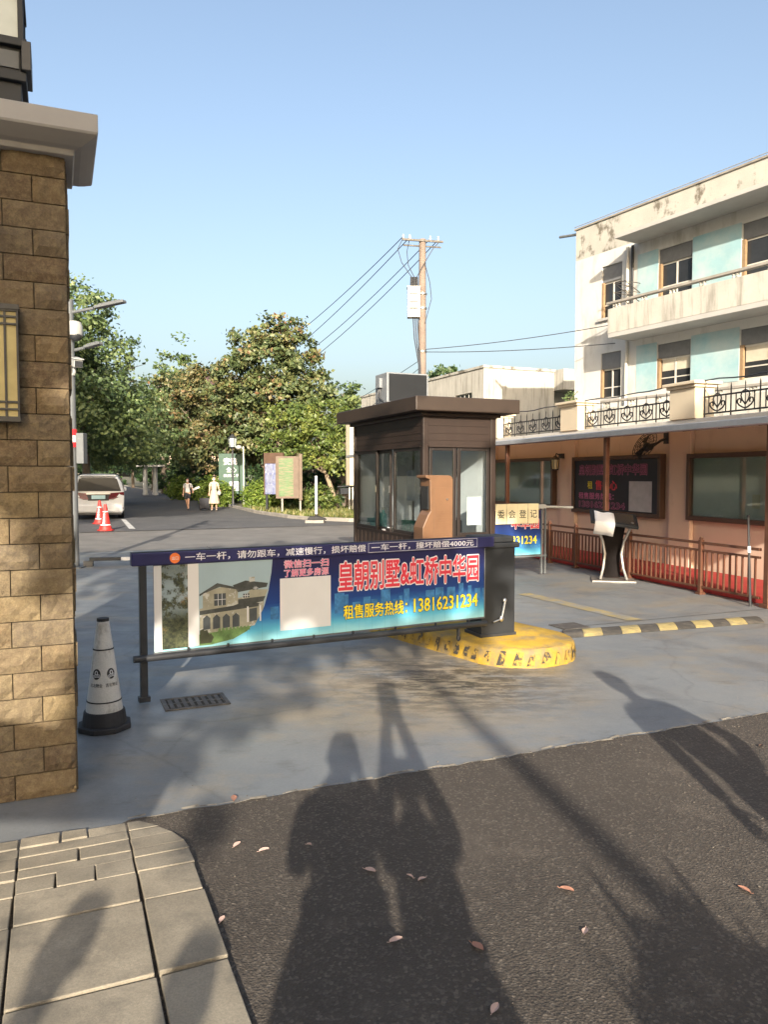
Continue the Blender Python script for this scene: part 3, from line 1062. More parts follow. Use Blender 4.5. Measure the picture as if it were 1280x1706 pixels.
    for k in range(4):                                            # arched porch
        x0 = -2.63 + k * .075
        q([(x0, .50), (x0 + .055, .505), (x0 + .055, .585), (x0 + .028, .61), (x0, .585)], 6, 3)
    for x0 in (-2.29, -2.19):
        q([(x0, .53), (x0 + .012, .53), (x0 + .012, .65), (x0, .65)], 4, 6)
    q([(-2.27, .53), (-2.21, .54), (-2.21, .635), (-2.27, .63)], 6, 3)
    q([(-2.655, .40), (-2.57, .40), (-2.55, .44), (-2.57, .47), (-2.585, .465), (-2.60, .50), (-2.62, .495), (-2.63, .51), (-2.655, .50)], 1, 4)
    for k in range(9):
        xx = -2.52 + k * .028
        q([(xx, .47), (xx + .03, .47), (xx + .02, .505), (xx + .006, .50)], 5, 4)
    skyline(b, -1.55, -.06, .53, y0 - .0007, 8, random.Random(2), .17)
    skyline(b, -2.1, -1.98, .53, y0 - .0007, 8, random.Random(5), .12)
    b.build('villa_print', cols, panel)
    # white square where the scan code is printed in the photo, left blank, with its small picture
    b = MB()
    b.poly([(-2.02, y0 - .001, .435), (-1.585, y0 - .001, .435), (-1.585, y0 - .001, .845), (-2.02, y0 - .001, .845)], 0)
    b.build('white_square', [M['white'], cols[8]], panel)
    yl = y0 - .003
    def outlined(name, body, x0, x1, z0, z1, mat, bo, bi, back):
        lettering(name + '_outline', body, back, panel, x0, x1, z0, z1, yl, bo)
        lettering(name, body, mat, panel, x0, x1, z0, z1, yl - .0015, bi)
    outlined('scan_words', '微信扫一扫', -1.985, -1.605, .925, .985, M['letter_pink'], .05, .014, M['letter_white'])
    outlined('scan_words', '了解更多房源', -1.985, -1.605, .855, .913, M['letter_pink'], .05, .014, M['letter_white'])
    outlined('title_words', '皇朝别墅&虹桥中华园', -1.515, -.125, .71, .945, M['letter_red'], .062, .026, M['letter_white'])
    outlined('hotline_words', '租售服务热线：', -1.47, -.87, .475, .59, M['letter_yellow'], .045, .018, M['letter_shadow'])
    outlined('phone_number', '13816231234', -.80, -.135, .478, .592, M['letter_yellow'], .04, .016, M['letter_shadow'])
    # pale edging of the panel
    b = MB()
    b.box(-.058, -.018, zb, -.048, .0, zt - .01)
    b.box(-2.99, -.018, zb - .012, -.05, 0, zb - .001)
    b.build('panel_edging', M['grey_metal'], panel)
    return t
barrier_gate()

# yellow island
def island():
    ax = Vector((-.57, .82, 0)).normalized()
    px = Vector((ax.y, -ax.x, 0))
    c0, c1, r = Vector((1.22, 7.04, 0)), Vector((1.22, 7.04, 0)) + ax * 2.4, .52
    ring = []
    for i in range(33):
        t = -math.pi / 2 + math.pi * i / 32
        ring.append(c0 - ax * (math.cos(t) * r) + px * (-math.sin(t) * r) * -1)
    for i in range(13):
        t = -math.pi / 2 + math.pi * i / 12
        ring.append(c1 + ax * (math.cos(t) * r) - px * (math.sin(t) * r))
    rg = random.Random(3)
    b = MB()
    n = len(ring)
    cen = (c0 + c1) / 2
    prof = [(1.03, .0), (1.02, .06), (1.015, .115), (1.0, .145), (.965, .162)]
    def off(p_, s):
        # offset towards the spine
        tt = max(0, min(2.4, (p_ - c0).dot(ax)))
        s0 = c0 + ax * tt
        return s0 + (p_ - s0) * s
    vs = []
    for s, z in prof:
        for i, p_ in enumerate(ring):
            w = s + rg.uniform(-.012, .012)
            o = off(p_, w)
            vs.append((o.x, o.y, z + rg.uniform(-.003, .003)))
    fs = []
    for j in range(len(prof) - 1):
        for i in range(n):
            k = (i + 1) % n
            fs.append((j * n + i, j * n + k, (j + 1) * n + k, (j + 1) * n + i))
    fs.append(tuple((len(prof) - 1) * n + i for i in range(n)))
    b.add(vs, fs)
    t = thing('barrier_island', 'worn yellow kerbed island carrying the charcoal barrier cabinet', 'traffic island', (0, 0, 0))
    body = b.build('island_body', M['yellow_paint'], t, smooth=True)
    # worn black slanted stripes on the rim
    s = MB()
    per = []
    acc = 0
    for i in range(n):
        per.append(acc)
        acc += (ring[(i + 1) % n] - ring[i]).length
    def at(d):
        d %= acc
        for i in range(n):
            L = (ring[(i + 1) % n] - ring[i]).length
            if d <= per[i] + L or i == n - 1:
                return ring[i].lerp(ring[(i + 1) % n], (d - per[i]) / max(L, 1e-6))
    d = 0
    while d < acc:
        w = rg.uniform(.05, .085)
        pts = []
        z0, z1 = .01 + rg.uniform(0, .04), .145 - rg.uniform(0, .03)
        def row(z, sh, s_, w_):
            return [(*(off(at(d + sh), s_)).xy, z), (*(off(at(d + sh + w_), s_)).xy, z)]
        a0 = row(z0, 0, 1.046, w)
        a1 = row((z0 + z1) / 2, .018, 1.04, w * rg.uniform(.6, 1.1))
        a2 = row(z1, .036, 1.022, w * rg.uniform(.4, .9))
        s.add(a0 + a1 + a2, [(0, 1, 3, 2), (2, 3, 5, 4)])
        d += rg.uniform(.115, .15)
    s.build('rim_stripes', M['black_chip'], t)
island()

def speed_bump():
    p0, p1 = Vector((1.86, 7.90, 0)), Vector((4.30, 8.72, 0))
    d = (p1 - p0)
    L = d.length
    d.normalize()
    nrm = Vector((-d.y, d.x, 0))
    t = thing('speed_bump', 'yellow and black rubber speed bump across the right lane', 'speed bump', p0, 0)
    prof = [(-.175, .002), (-.15, .012), (-.08, .023), (0, .028), (.08, .023), (.15, .012), (.175, .002)]
    k = 11
    for i in range(k):
        a, e = L * i / k, L * (i + 1) / k - .004
        b = MB()
        vs = []
        for s in (a, e):
            for w, z in prof:
                sl = .10 * w / .175
                q_ = d * (s + sl) + nrm * w
                vs.append((q_.x, q_.y, z + .002))
        n = len(prof)
        fs = [tuple(range(n)), tuple(range(2 * n - 1, n - 1, -1))]
        for j in range(n - 1):
            fs.append((j, n + j, n + j + 1, j + 1))
        b.add(vs, fs)
        b.build('black_segment' if i % 2 == 0 else 'yellow_segment', M['bump_black'] if i % 2 == 0 else M['bump_yellow'], t, smooth=True)
speed_bump()

def drain_cover():
    t = thing('drain_cover', 'rectangular rusty drain grating in the concrete beside the barrier post', 'drain cover', (-1.53, 5.30, 0), 23)
    b = MB()
    for x0, x1, y0, y1 in ((0, .46, 0, .03), (0, .46, .27, .30), (0, .03, .03, .27), (.43, .46, .03, .27)):
        b.box(x0, y0, .001, x1, y1, .009)
    b.build('frame', M['iron'], t, bevel=.002)
    b = MB()
    b.box(.035, .035, -.02, .425, .265, .004)
    b.build('pit', M['gap_soil'], t)
    b = MB()
    for i in range(8):
        b.box(.045 + i * .048, .04, .004, .072 + i * .048, .26, .008)
    b.box(.035, .14, .0045, .425, .16, .0075)
    b.build('grate', M['iron'], t)
drain_cover()
b = MB().box(0, 0, 0, .34, .30, .008)
o = b.build('manhole_plate', M['iron'], bevel=.004)
o.location = (1.93, 8.12, .004)
o.rotation_euler = (0, 0, R(23))
tag(o, 'small dark iron plate in the ground behind the yellow island', 'manhole cover')


# ------------------------------------------------------------------ traffic cones
def cone(name, label, loc, rz, h, rt, rb, mats, base, words=None, group=None):
    t = thing(name, label, 'traffic cone', loc, rz, group)
    b = MB()
    k = 14
    prof = []
    for i in range(k + 1):
        f = i / k
        prof.append((rb + (rt - rb) * f, .05 + (h - .05) * f))
    b.lathe(prof, 28)
    b.build('cone_body', mats[0], t, smooth=True)
    bb = MB()
    n = 8
    ring = [(base * math.cos(2 * math.pi * (i + .5) / n), base * math.sin(2 * math.pi * (i + .5) / n)) for i in range(n)]
    bb.prism(ring, 0.0, .035, 'z')
    bb.lathe([(rb * 1.12, .03), (rb * 1.10, .05), (rb * .985 + .004, .17 * h)], 28)
    bb.build('base', mats[1], t, bevel=.006)
    return t
t = cone('traffic_cone', 'tall worn white traffic cone with black base beside the stone pillar', (-1.83, 4.96, .002), 20, .72, .036, .125, (M['cone_white'], M['black_rubber']), .175)
for z in (.185, .52):
    r_ = .125 + (.036 - .125) * (z - .05) / .67 + .003
    MB().lathe([(r_, z), (r_ - .001, z + .008)], 28).build('black_band', M['black_rubber'], t, smooth=True)
MB().lathe([(.0345 + .004, .695), (.036 + .002, .722)], 24).build('black_tip', M['black_rubber'], t, smooth=True)
def cone_marks(t):
    """round emblem and words wrapped on the cone surface"""
    def on(x, z, e=.0025):
        r_ = .125 + (.036 - .125) * (z - .05) / .67 + e
        a = x / .105 - math.pi / 2
        return (r_ * math.cos(a), r_ * math.sin(a), z)
    for x0 in (-.058, .058):
        b = MB()
        pts = [on(x0 + .034 * math.cos(i * math.pi / 12), .372 + .034 * math.sin(i * math.pi / 12)) for i in range(24)]
        b.add([on(x0, .372, .004)] + pts, [(0, i + 1, (i + 1) % 24 + 1) for i in range(24)])
        b.build('emblem', M['letter_ink'], t)
        b = MB()
        for k in range(3):
            zz = .349 + k * .008
            pl = [on(x0 + .03 * s, zz + .006 * math.sin(s * 2 + 1), .0055) for s in (-1, -.6, -.2, .2, .6, 1)]
            pu = [on(x0 + .03 * s, zz + .0035 + .006 * math.sin(s * 2 + 1), .0055) for s in (-1, -.6, -.2, .2, .6, 1)]
            for i in range(5):
                b.add([pl[i], pl[i + 1], pu[i + 1], pu[i]], [(0, 1, 2, 3)])
        ar = [(x0 + .014 * math.cos(i * .5), .380 + .016 * math.sin(i * .5)) for i in range(-2, 9)]
        for i in range(len(ar) - 1):
            a0, a1 = ar[i], ar[i + 1]
            b.add([on(a0[0], a0[1], .0055), on(a1[0], a1[1], .0055), on(a1[0] * .5 + x0 * .5, a1[1] * .7 + .38 * .3, .0055), on(a0[0] * .5 + x0 * .5, a0[1] * .7 + .38 * .3, .0055)], [(0, 1, 2, 3)])
        b.build('emblem_leaf', M['white'], t)
        me = glyph_mesh('古北物业', .01)
        co = [v.co.copy() for v in me.vertices]
        mx_ = max(c.x for c in co)
        for v in me.vertices:
            x, y, z = v.co
            v.co = on(x0 + (x / mx_ - .5) * .095, .292 + y * .026, .0035)
        me.materials.clear()
        me.materials.append(M['letter_ink'])
        o = bpy.data.objects.new('cone_words', me)
        C.objects.link(o)
        o.parent = t
cone_marks(t)


# ------------------------------------------------------------------ camera pole behind the pillar
def camera_pole():
    t = thing('camera_pole', 'grey steel surveillance pole behind the stone pillar carrying lamps and cameras', 'camera pole', (-5.58, 13.76, 0), 0)
    b = MB()
    b.tube([(0, 0, 0), (0, 0, 1.0), (0, 0, 4.75)], [.095, .09, .075], 16)
    b.box(-.2, -.2, 0, .2, .2, .02)
    b.build('pole', M['grey_metal'], t, smooth=True)
    b = MB()
    b.tube([(0, 0, 2.15), (0, 0, 2.24)], .0955, 16)
    b.tube([(0, 0, 2.36), (0, 0, 2.47)], .0955, 16)
    b.build('red_band', M['red_band'], t, smooth=True)
    b = MB().tube([(0, 0, 2.24), (0, 0, 2.36)], .0952, 16)
    b.build('white_band', M['white'], t, smooth=True)
    b = MB().box(.11, -.08, 1.86, .24, .1, 2.4)
    b.build('control_box', M['grey_metal'], t, bevel=.006)
    # lamp arms
    for z, y, L, h in ((4.52, 0, 1.05, .15), (3.86, .05, .62, .10)):
        b = MB()
        b.tube([(0, y, z), (L * .45, y - .1, z + h * .4)], .028, 10)
        lampb = MB()
        d = Vector((L, -.25, h)).normalized()
        rt = d.to_track_quat('X', 'Z').to_matrix()
        lampb.obox((L * .75, y - .17, z + h * .75), (L * .55, .13, .05), rt)
        lampb.obox((L * .75, y - .17, z + h * .75 + .035), (L * .40, .09, .02), rt)
        arm = b.build('lamp_arm', M['grey_metal'], t, smooth=True)
        lampb.build('lamp_head', M['grey_metal'], arm, bevel=.012)
    # dome camera
    b = MB()
    b.tube([(0, 0, 4.26), (.10, -.08, 4.30)], .03)
    b.lathe([(.05, 4.36), (.12, 4.34), (.145, 4.27), (.15, 4.14), (.14, 4.10)], 20, (.12, -.10))
    d = b.build('dome_camera', M['white_plastic'], t, smooth=True)
    b = MB().ell((.15, -.12, 4.11), (.11, .11, .11))
    b.build('camera_dome', M['dark_metal'], d, smooth=True)
    # box camera
    b = MB()
    rt = Matrix.Rotation(R(-55), 3, 'Z') @ Matrix.Rotation(R(12), 3, 'Y')
    b.obox((.14, -.1, 3.63), (.38, .15, .13), rt)
    b.obox((.15, -.11, 3.71), (.44, .18, .02), rt)
    b.tube([(.12, -.1, 3.57), (.10, -.08, 3.44)], .03)
    b.tube([(.10, -.08, 3.44), (0, 0, 3.40)], .03)
    bc = b.build('bullet_camera', M['white_plastic'], t, bevel=.01)
    b = MB()
    b.obox((.25, -.255, 3.59), (.02, .12, .10), rt)
    b.build('camera_lens', M['dark_metal'], bc)
camera_pole()


# ------------------------------------------------------------------ guard booth
def guard_booth():
    w, l = 1.09, 2.56
    t = thing('guard_booth', 'dark brown guard booth with flat overhanging roof behind the barrier', 'guard booth', (.51, 10.0, 0), 23)
    b = MB()
    p_ = .075
    for x, y in ((0, 0), (w - p_, 0), (0, l - p_), (w - p_, l - p_)):
        MB().box(x, y, 0, x + p_, y + p_, 2.42).build('corner_post', M['booth_brown'], t, bevel=.006)
    b = MB()
    lo, hi = .84, 2.02
    # left wall (x=0) low panel and fascia
    b.box(.015, p_, .05, .055, l - p_, lo - .02)
    b.box(.015, p_, hi + .02, .055, l - p_, 2.42)
    b.box(p_, .015, .05, w - p_, .055, lo - .02)
    b.box(p_, .015, hi + .02, w - p_, .055, 2.42)
    for z in (2.11, 2.2, 2.3):
        b.box(.008, p_, z, .0149, l - p_, z + .012)
        b.box(p_, .008, z, w - p_, .0149, z + .012)
    b.box(-.006, p_, lo - .02, .07, l - p_, lo)
    b.box(p_, -.006, lo - .02, w - p_, .07, lo)
    b.box(-.012, p_, hi, .07, l - p_, hi + .02)
    b.box(p_, -.012, hi, w - p_, .07, hi + .02)
    # back and right walls
    b.box(w - .05, p_, .05, w - .008, l - p_, 2.42)
    b.box(p_, l - .05, .05, w - p_, l - .008, 2.42)
    for i in range(14):
        yy = p_ + .1 + i * .17
        b.box(.006, yy, .08, .0149, yy + .012, lo - .05)
    wall = b.build('wall', M['booth_brown'], t)
    b = MB()
    b.box(w - .058, p_ + .02, .1, w - .0505, l - p_ - .02, 2.40)
    b.box(p_ + .02, l - .058, .1, w - p_, l - .0505, 2.40)
    b.box(p_, p_, 2.40, w - .06, l - .06, 2.415)
    b.box(p_, p_, .05, w - .06, l - .06, .07)
    b.build('lining', M['inside_white'], t)
    # windows on the left face
    def window(axis, a0, a1, name='window', z0=lo, z1=hi, pane=True, d=.02):
        f = MB()
        fw = .045
        if axis == 'x':      # lies in plane x = d
            f.box(d, a0, z0, d + .035, a0 + fw, z1)
            f.box(d, a1 - fw, z0, d + .035, a1, z1)
            f.box(d, a0 + fw, z0, d + .035, a1 - fw, z0 + fw)
            f.box(d, a0 + fw, z1 - fw, d + .035, a1 - fw, z1)
        else:
            f.box(a0, d, z0, a0 + fw, d + .035, z1)
            f.box(a1 - fw, d, z0, a1, d + .035, z1)
            f.box(a0 + fw, d, z0, a1 - fw, d + .035, z0 + fw)
            f.box(a0 + fw, d, z1 - fw, a1 - fw, d + .035, z1)
        fr = f.build(name, M['booth_frame'], t, bevel=.004)
        if pane:
            g = MB()
            if axis == 'x':
                g.box(d + .014, a0 + fw, z0 + fw, d + .02, a1 - fw, z1 - fw)
            else:
                g.box(a0 + fw, d + .014, z0 + fw, a1 - fw, d + .02, z1 - fw)
            g.build('pane', M['glass'], fr)
        h = MB()
        if axis == 'x':
            h.box(d - .012, a0 + .012, 1.40, d - .001, a0 + .032, 1.50)
            h.build('handle', M['steel'], fr)
        return fr
    window('x', .08, 1.0, d=.012)
    window('x', 1.62, 2.48, d=.012)
    window('x', 1.20, 1.72, d=.052)
    window('y', .10, .50, d=.02)
    window('y', .52, 1.01, d=.02)
    b = MB()
    b.box(-.21, -.22, 2.47, w + .24, l + .22, 2.655)
    b.box(-.05, -.05, 2.42, w + .05, l + .05, 2.4695)
    rf = b.build('roof', M['booth_roof'], t, bevel=.012)
    b = MB()
    b.box(-.213, -.223, 2.625, w + .243, -.2205, 2.635)
    # booth plinth
    b = MB().box(-.03, -.03, 0, w + .03, l + .03, .05)
    b.build('plinth', M['charcoal'], t)
    b = MB()
    b.box(.07, .1, .78, .42, l - .2, .82)
    b.build('counter', M['booth_frame'], t)
    # loose things inside
    def put(name, label, cat, loc, fn, rz=23):
        x, y, z = loc
        o = thing(name, label, cat, (.51 + V[0] * x + U[0] * y, 10.0 + V[1] * x + U[1] * y, z), rz)
        fn(o)
        return o
    def bottle(o):
        b = MB().lathe([(.05, 0), (.055, .02), (.055, .2), (.05, .24), (.02, .28), (.02, .31)], 16)
        b.build('bottle_body', M['teal'], o, smooth=True)
        MB().lathe([(.023, .31), (.023, .345)], 12).build('cap', M['white_plastic'], o, smooth=True)
    put('pump_bottle', 'teal bottle on the booth counter by the sliding window', 'bottle', (.17, 1.95, .82), bottle)
    put('hand_wash_bottle', 'second teal bottle on the booth counter, nearest the window gap', 'bottle', (.16, 1.72, .82), bottle)
    def box1(o):
        MB().box(-.07, -.06, 0, .07, .06, .17).build('carton', M['teal'], o, bevel=.004)
        MB().box(-.0722, -.05, .02, -.0705, .03, .10).build('carton_label', M['white'], o)
    put('teal_carton', 'teal carton with white label beside the bottles in the booth', 'carton', (.15, 2.12, .82), box1)
    gm = pm('green_carton', (.06, .26, .17), .5, var=.6, scale=22, stain=(.5, .62, .55), st=(.52, .58), st_scale=26)
    def box2(o):
        MB().box(-.06, -.34, 0, .06, .34, .20).build('carton', gm, o, bevel=.004)
    put('tissue_carton', 'green and white carton on the counter behind the near booth window', 'carton', (.16, .58, .82), box2)
    def papers(o):
        b = MB()
        rg = random.Random(8)
        for i in range(7):
            r_ = Matrix.Rotation(rg.uniform(-.6, .6), 3, 'Z')
            b.obox((rg.uniform(-.05, .05), rg.uniform(-.05, .05), .012 + i * .012), (.22, .30, .008), r_)
        b.build('sheets', M['white'], o)
    put('paper_stack', 'loose stack of white papers on the booth counter at the window gap', 'papers', (.22, 1.35, .82), papers)
    def notice(o):
        MB().box(-.002, -.13, 0, .002, .13, .42).build('poster', pm('grey_notice', (.26, .28, .30), .6, var=.5, scale=14), o)
    put('wall_notice', 'grey notice hung on the white lining inside the booth', 'notice', (.09, .58, 1.30), notice)
    def screen(o):
        b = MB().box(-.02, -.16, .10, .02, .16, .36)
        b.box(-.06, -.07, 0, .06, .07, .015)
        b.tube([(0, 0, .01), (0, 0, .12)], .015)
        b.build('monitor_body', M['dark_metal'], o, bevel=.005)
    put('computer_monitor', 'black monitor at the near corner inside the booth', 'monitor', (.14, .2, .82), screen)
    def sheet(o):
        MB().box(-.11, -.001, -.18, .11, .001, .20).build('sheet', M['white'], o)
    put('taped_paper', 'white paper taped inside the right front window of the booth', 'paper', (.80, .07, 1.16), sheet)
    def chairb(o):
        b = MB().box(-.18, -.03, .42, .18, .03, .95)
        b.box(-.2, -.25, .40, .2, .2, .46)
        b.build('seat_shell', M['dark_metal'], o, bevel=.02)
        MB().tube([(0, 0, .02), (0, 0, .40)], .03).build('stem', M['steel'], o, smooth=True)
        b = MB()
        for k in range(5):
            a_ = k * 2 * math.pi / 5
            b.tube([(0, 0, .05), (.25 * math.cos(a_), .25 * math.sin(a_), .03)], .018)
        b.build('star_base', M['dark_metal'], o, smooth=True)
    put('office_chair', 'black office chair behind the right front window of the booth', 'chair', (.72, .55, .07), chairb, 40)
    # air conditioner on the roof
    a = thing('air_conditioner', 'grey air conditioner outdoor unit standing on the booth roof', 'air conditioner', (.51 + U[0] * 1.15 + V[0] * -.02, 10.0 + U[1] * 1.15 + V[1] * -.02, 2.655), 23)
    b = MB().box(0, 0, .04, .66, .44, .47)
    b.build('casing', M['ac_grey'], a, bevel=.012)
    b = MB()
    b.box(.03, -.006, .06, .63, -.001, .45)
    for i in range(24):
        z = .075 + i * .0155
        b.box(.035, -.012, z, .625, -.0062, z + .006)
    b.build('grille', M['ac_grille'], a)
    b = MB()
    for x in (.08, .56):
        b.box(x, .03, 0, x + .05, .41, .04)
    b.build('mounting_foot', M['dark_metal'], a)
    b = MB()
    b.box(-.05, .16, .26, -.001, .30, .40)
    b.build('valve_cover', M['ac_grey'], a, bevel=.006)
    b = MB()
    b.tube([(-.02, .22, .26), (-.03, .20, .12), (.02, .10, .03), (.12, .02, .02), (.16, -.08, .02)], .012)
    b.tube([(-.02, .26, .26), (-.05, .25, .10), (-.02, .18, .02), (.05, .02, .02)], .010)
    b.build('pipe', M['dark_metal'], a, smooth=True)
guard_booth()

# payment terminal in front of the booth
def payment_terminal():
    t = thing('payment_terminal', 'brown metal payment terminal with rounded top in front of the booth', 'payment terminal', (.485, 9.22, 0), 23)
    w = .385
    prof = [(.0, .0), (.16, .0), (w, .0), (w, 1.60)]
    poly = [(.06, 0), (w, 0), (w, 1.60)] + [(w - .05 + .05 * math.cos(R(a)), 1.60 + .05 * math.sin(R(a))) for a in (0, 30, 60, 90)] + [(.02, 1.655), (.02, 1.62), (.075, 1.60), (.085, 1.22), (.05, 1.17), (-.02, 1.02), (-.02, 0)]
    b = MB().prism(poly, 0, .26, 'y')
    b.build('casing', M['terminal_brown'], t, bevel=.008)
    b = MB()
    b.box(.13, -.006, .1, .375, -.001, 1.50)
    d = b.build('door', M['terminal_brown'], t, bevel=.003)
    b = MB()
    for z in (1.22, 1.19, 1.16, 1.13, 1.10, 1.07, 1.04, .98, .95, .92):
        b.box(.16, -.010, z, .345, -.0065, z + .008)
    b.build('louvre', M['terminal_brown'], d)
    b = MB()
    b.tube([(.30, -.0065, 1.36), (.30, -.022, 1.36)], .011, 12)
    b.build('lock', M['steel'], d, smooth=True)
    b = MB()
    b.box(.062, .04, 1.24, .084, .22, 1.52)
    b.build('screen', M['glass_dark'], t)
payment_terminal()


# second barrier, beyond the booth
def second_barrier():
    t = thing('boom_barrier', 'half hidden white boom barrier with cream paper sheets behind the charcoal cabinet', 'barrier gate', (2.68, 12.75, 0), 23)
    b = MB().box(-1.72, -.14, 0, -1.42, .14, .95)
    b.build('cabinet', M['white_plastic'], t, bevel=.02)
    b = MB().box(-1.74, -.16, .952, -1.40, .16, 1.0)
    b.build('cabinet_lid', M['grey_metal'], t, bevel=.012)
    b = MB().box(-1.50, -.03, 1.10, .0, .03, 1.17)
    b.tube([(0, 0, 1.13), (.55, .0, 1.11)], .022, 8)
    b.build('beam', M['white_plastic'], t, bevel=.004)
    for x in (-.07, .0):
        MB().box(x - .014, -.018, .02, x + .014, .018, 1.10).build('end_post', M['grey_metal'], t, bevel=.003)
    MB().tube([(-1.45, -.01, .32), (.02, -.01, .32)], .02).build('lower_rail', M['grey_metal'], t, smooth=True)
    zt, zb = 1.12, .35
    pn = MB().box(-1.42, -.05, zb, -.12, -.036, 1.08).build('advert_panel', banner_print('second_banner_print', 1.05, zb - .05), t)
    y = -.052
    lettering('title_words_outline', '中华园', M['letter_white'], pn, -.68, -.16, .78, .94, y, .06)
    lettering('title_words', '中华园', M['letter_red'], pn, -.68, -.16, .78, .94, y - .002, .026)
    lettering('phone_number', '13816231234', M['letter_yellow'], pn, -1.05, -.2, .53, .66, y - .001, .02)
    b = MB()
    skyline(b, -1.4, -.13, .46, y + .0005, 0, random.Random(9), .14)
    b.build('skyline_print', pm('second_tower_print', (.05, .22, .48), .45, var=.4, scale=20), pn)
    for i, ch in enumerate('委会登记'):
        x = -1.0 + i * .205
        s = MB().box(x, -.078 - .004 * (i % 2), .865, x + .198, -.074 - .004 * (i % 2), 1.19).build('paper_sheet', M['paper_yellow'], t)
        lettering('paper_words', ch, M['letter_ink'], s, x + .035, x + .165, .96, 1.09, -.0795 - .004 * (i % 2), .006)
second_barrier()


# ------------------------------------------------------------------ front wall with canopy
def front_wall():
    rz = -71.7
    O = (6.19, 10.01, 0)
    t = thing('arcade_wall', 'peach rendered wall with pilasters under the canopy right of the road', 'wall', O, rz)
    MB().box(-19, 0, 0, 3.5, .25, 2.46).build('wall_panel', M['peach'], t)
    b = MB()
    px = [(-17.9, -17.4), (-14.4, -13.9), (-10.85, -10.35), (-7.2, -6.62), (-3.62, -3.08), (.05, .6)]
    for x0, x1 in px:
        MB().box(x0, -.085, 0, x1, -.001, 2.46).build('pilaster', M['peach'], t, bevel=.01)
    MB().box(-19, -.03, 2.462, 3.5, .28, 2.60).build('wall_cap', M['wall_white'], t, bevel=.01)
    # red painted ledge along the foot of the fence
    MB().box(-19, -1.36, .0, 3.5, -.09, .10).build('red_ledge', M['red_kerb'], t, bevel=.015)
    # terrace pillars
    for x0, x1 in px[1:]:
        pb = MB()
        pb.box(x0 - .05, -.06, 2.602, x1 + .05, .34, 3.12)
        p_ = pb.build('terrace_pillar', M['peach_light'], t, bevel=.01)
        cb = MB()
        cb.box(x0 - .09, -.10, 3.121, x1 + .09, .38, 3.17)
        cb.box(x0 - .14, -.15, 3.171, x1 + .14, .43, 3.225)
        cb.build('pillar_cap', M['peach_light'], p_, bevel=.01)
    # terrace railings, one per bay
    spans = [(px[i][1] + .06, px[i + 1][0] - .06) for i in range(1, 5)] + [(.66, 3.4)]
    names = ['farthest wrought iron terrace railing, half behind the guard booth', 'wrought iron terrace railing left of the first cream pillar', 'wrought iron terrace railing between the two cream pillars', 'wrought iron terrace railing right of the second cream pillar', 'wrought iron terrace railing beyond the right picture edge']
    for (x0, x1), lab in zip(spans[:4], names[:4]):
        r_ = thing('terrace_railing', lab, 'railing', (O[0], O[1], 0), rz, 'wrought iron terrace railings')
        b = MB()
        y = .12
        b.box(x0, y - .012, 2.66, x1, y + .012, 2.685)
        b.box(x0, y - .012, 2.94, x1, y + .012, 2.965)
        b.build('rail', M['wrought'], r_)
        b = MB()
        L = x1 - x0
        n = max(4, round(L / .56))
        for i in range(n):
            xa = x0 + L * i / n
            xb = x0 + L * (i + 1) / n
            xm = (xa + xb) / 2
            for xx in ([xa] if i else [xa + .01]):
                b.tube([(xx, y, 2.602), (xx, y, 3.08)], .012, 6)
                b.tube([(xx, y, 3.08), (xx, y, 3.14)], [.012, .001], 6)
            b.tube([(xm, y, 2.685), (xm, y, 3.08)], .008, 6)
            b.tube([(xm, y, 3.08), (xm, y, 3.14)], [.012, .001], 6)
            for s in (-1, 1):
                b.tube([(xm + s * q_[0], y, q_[1]) for q_ in ((.0, 2.70), (.05, 2.715), (.12, 2.75), (.165, 2.80), (.155, 2.85), (.11, 2.86), (.085, 2.82), (.10, 2.79))], .013, 5)
                b.tube([(xm + s * q_[0], y, q_[1]) for q_ in ((.0, 2.76), (.06, 2.83), (.09, 2.90), (.07, 2.96), (.0, 2.99))], .012, 5)
                b.tube([(xm + s * (.19 + .0), y, 2.685), (xm + s * .19, y, 2.94)], .010, 5)
        b.build('scrollwork', M['wrought'], r_, smooth=True)
    c_ = MB()
    pts = []
    for i in range(60):
        x = -14 + i * .3
        sag = .05 * math.sin(((x + 3.35) % 3.55) / 3.55 * math.pi)
        pts.append((x, .05 + .01 * math.sin(i * 2.1), 3.235 - sag + .012 * math.sin(i * 1.7)))
    c_.tube(pts, .012, 6)
    o = c_.build('draped_cable', M['cable'])
    o.location, o.rotation_euler = O, (0, 0, R(rz))
    tag(o, 'dark cable draped along the top of the iron terrace railings', 'cable')
    # terrace floor
    MB().box(-19, .285, 2.40, 3.5, 12, 2.5).build('terrace_slab', M['soffit'], t)

    # canopy
    cn = thing('canopy', 'long shallow canopy on bronze posts in front of the peach wall', 'canopy', O, rz)
    b = MB()
    prof = [(-1.62, 2.30), (-1.5, 2.36), (-.03, 2.455), (-.03, 2.435), (-1.5, 2.335), (-1.61, 2.28)]
    b.prism(prof, -19, 3.4, 'x')
    b.build('canopy_sheet', M['canopy'], cn)
    b = MB().prism([(-1.665, 2.285), (-1.625, 2.27), (-1.622, 2.345), (-1.50, 2.38), (-.9, 2.42), (-.9, 2.426), (-1.51, 2.388), (-1.66, 2.36)], -19, 3.4, 'x')
    b.build('canopy_edge', M['canopy_top'], cn)
    b = MB()
    for i in range(32):
        x = -18.7 + i * .69
        b.prism([(-1.60, 2.265), (-.04, 2.41), (-.04, 2.433), (-1.60, 2.292)], x, x + .03, 'x')
    b.build('rafter', M['bronze'], cn)
    fx = -1.494
    for x in (-10.45, -6.95, -3.42, 0.03):
        b = MB()
        b.box(x - .038, fx - .038, 0.0, x + .038, fx + .038, 2.28)
        b.box(x - .07, fx - .07, 0, x + .07, fx + .07, .05)
        b.build('canopy_post', M['bronze'], cn, bevel=.006)

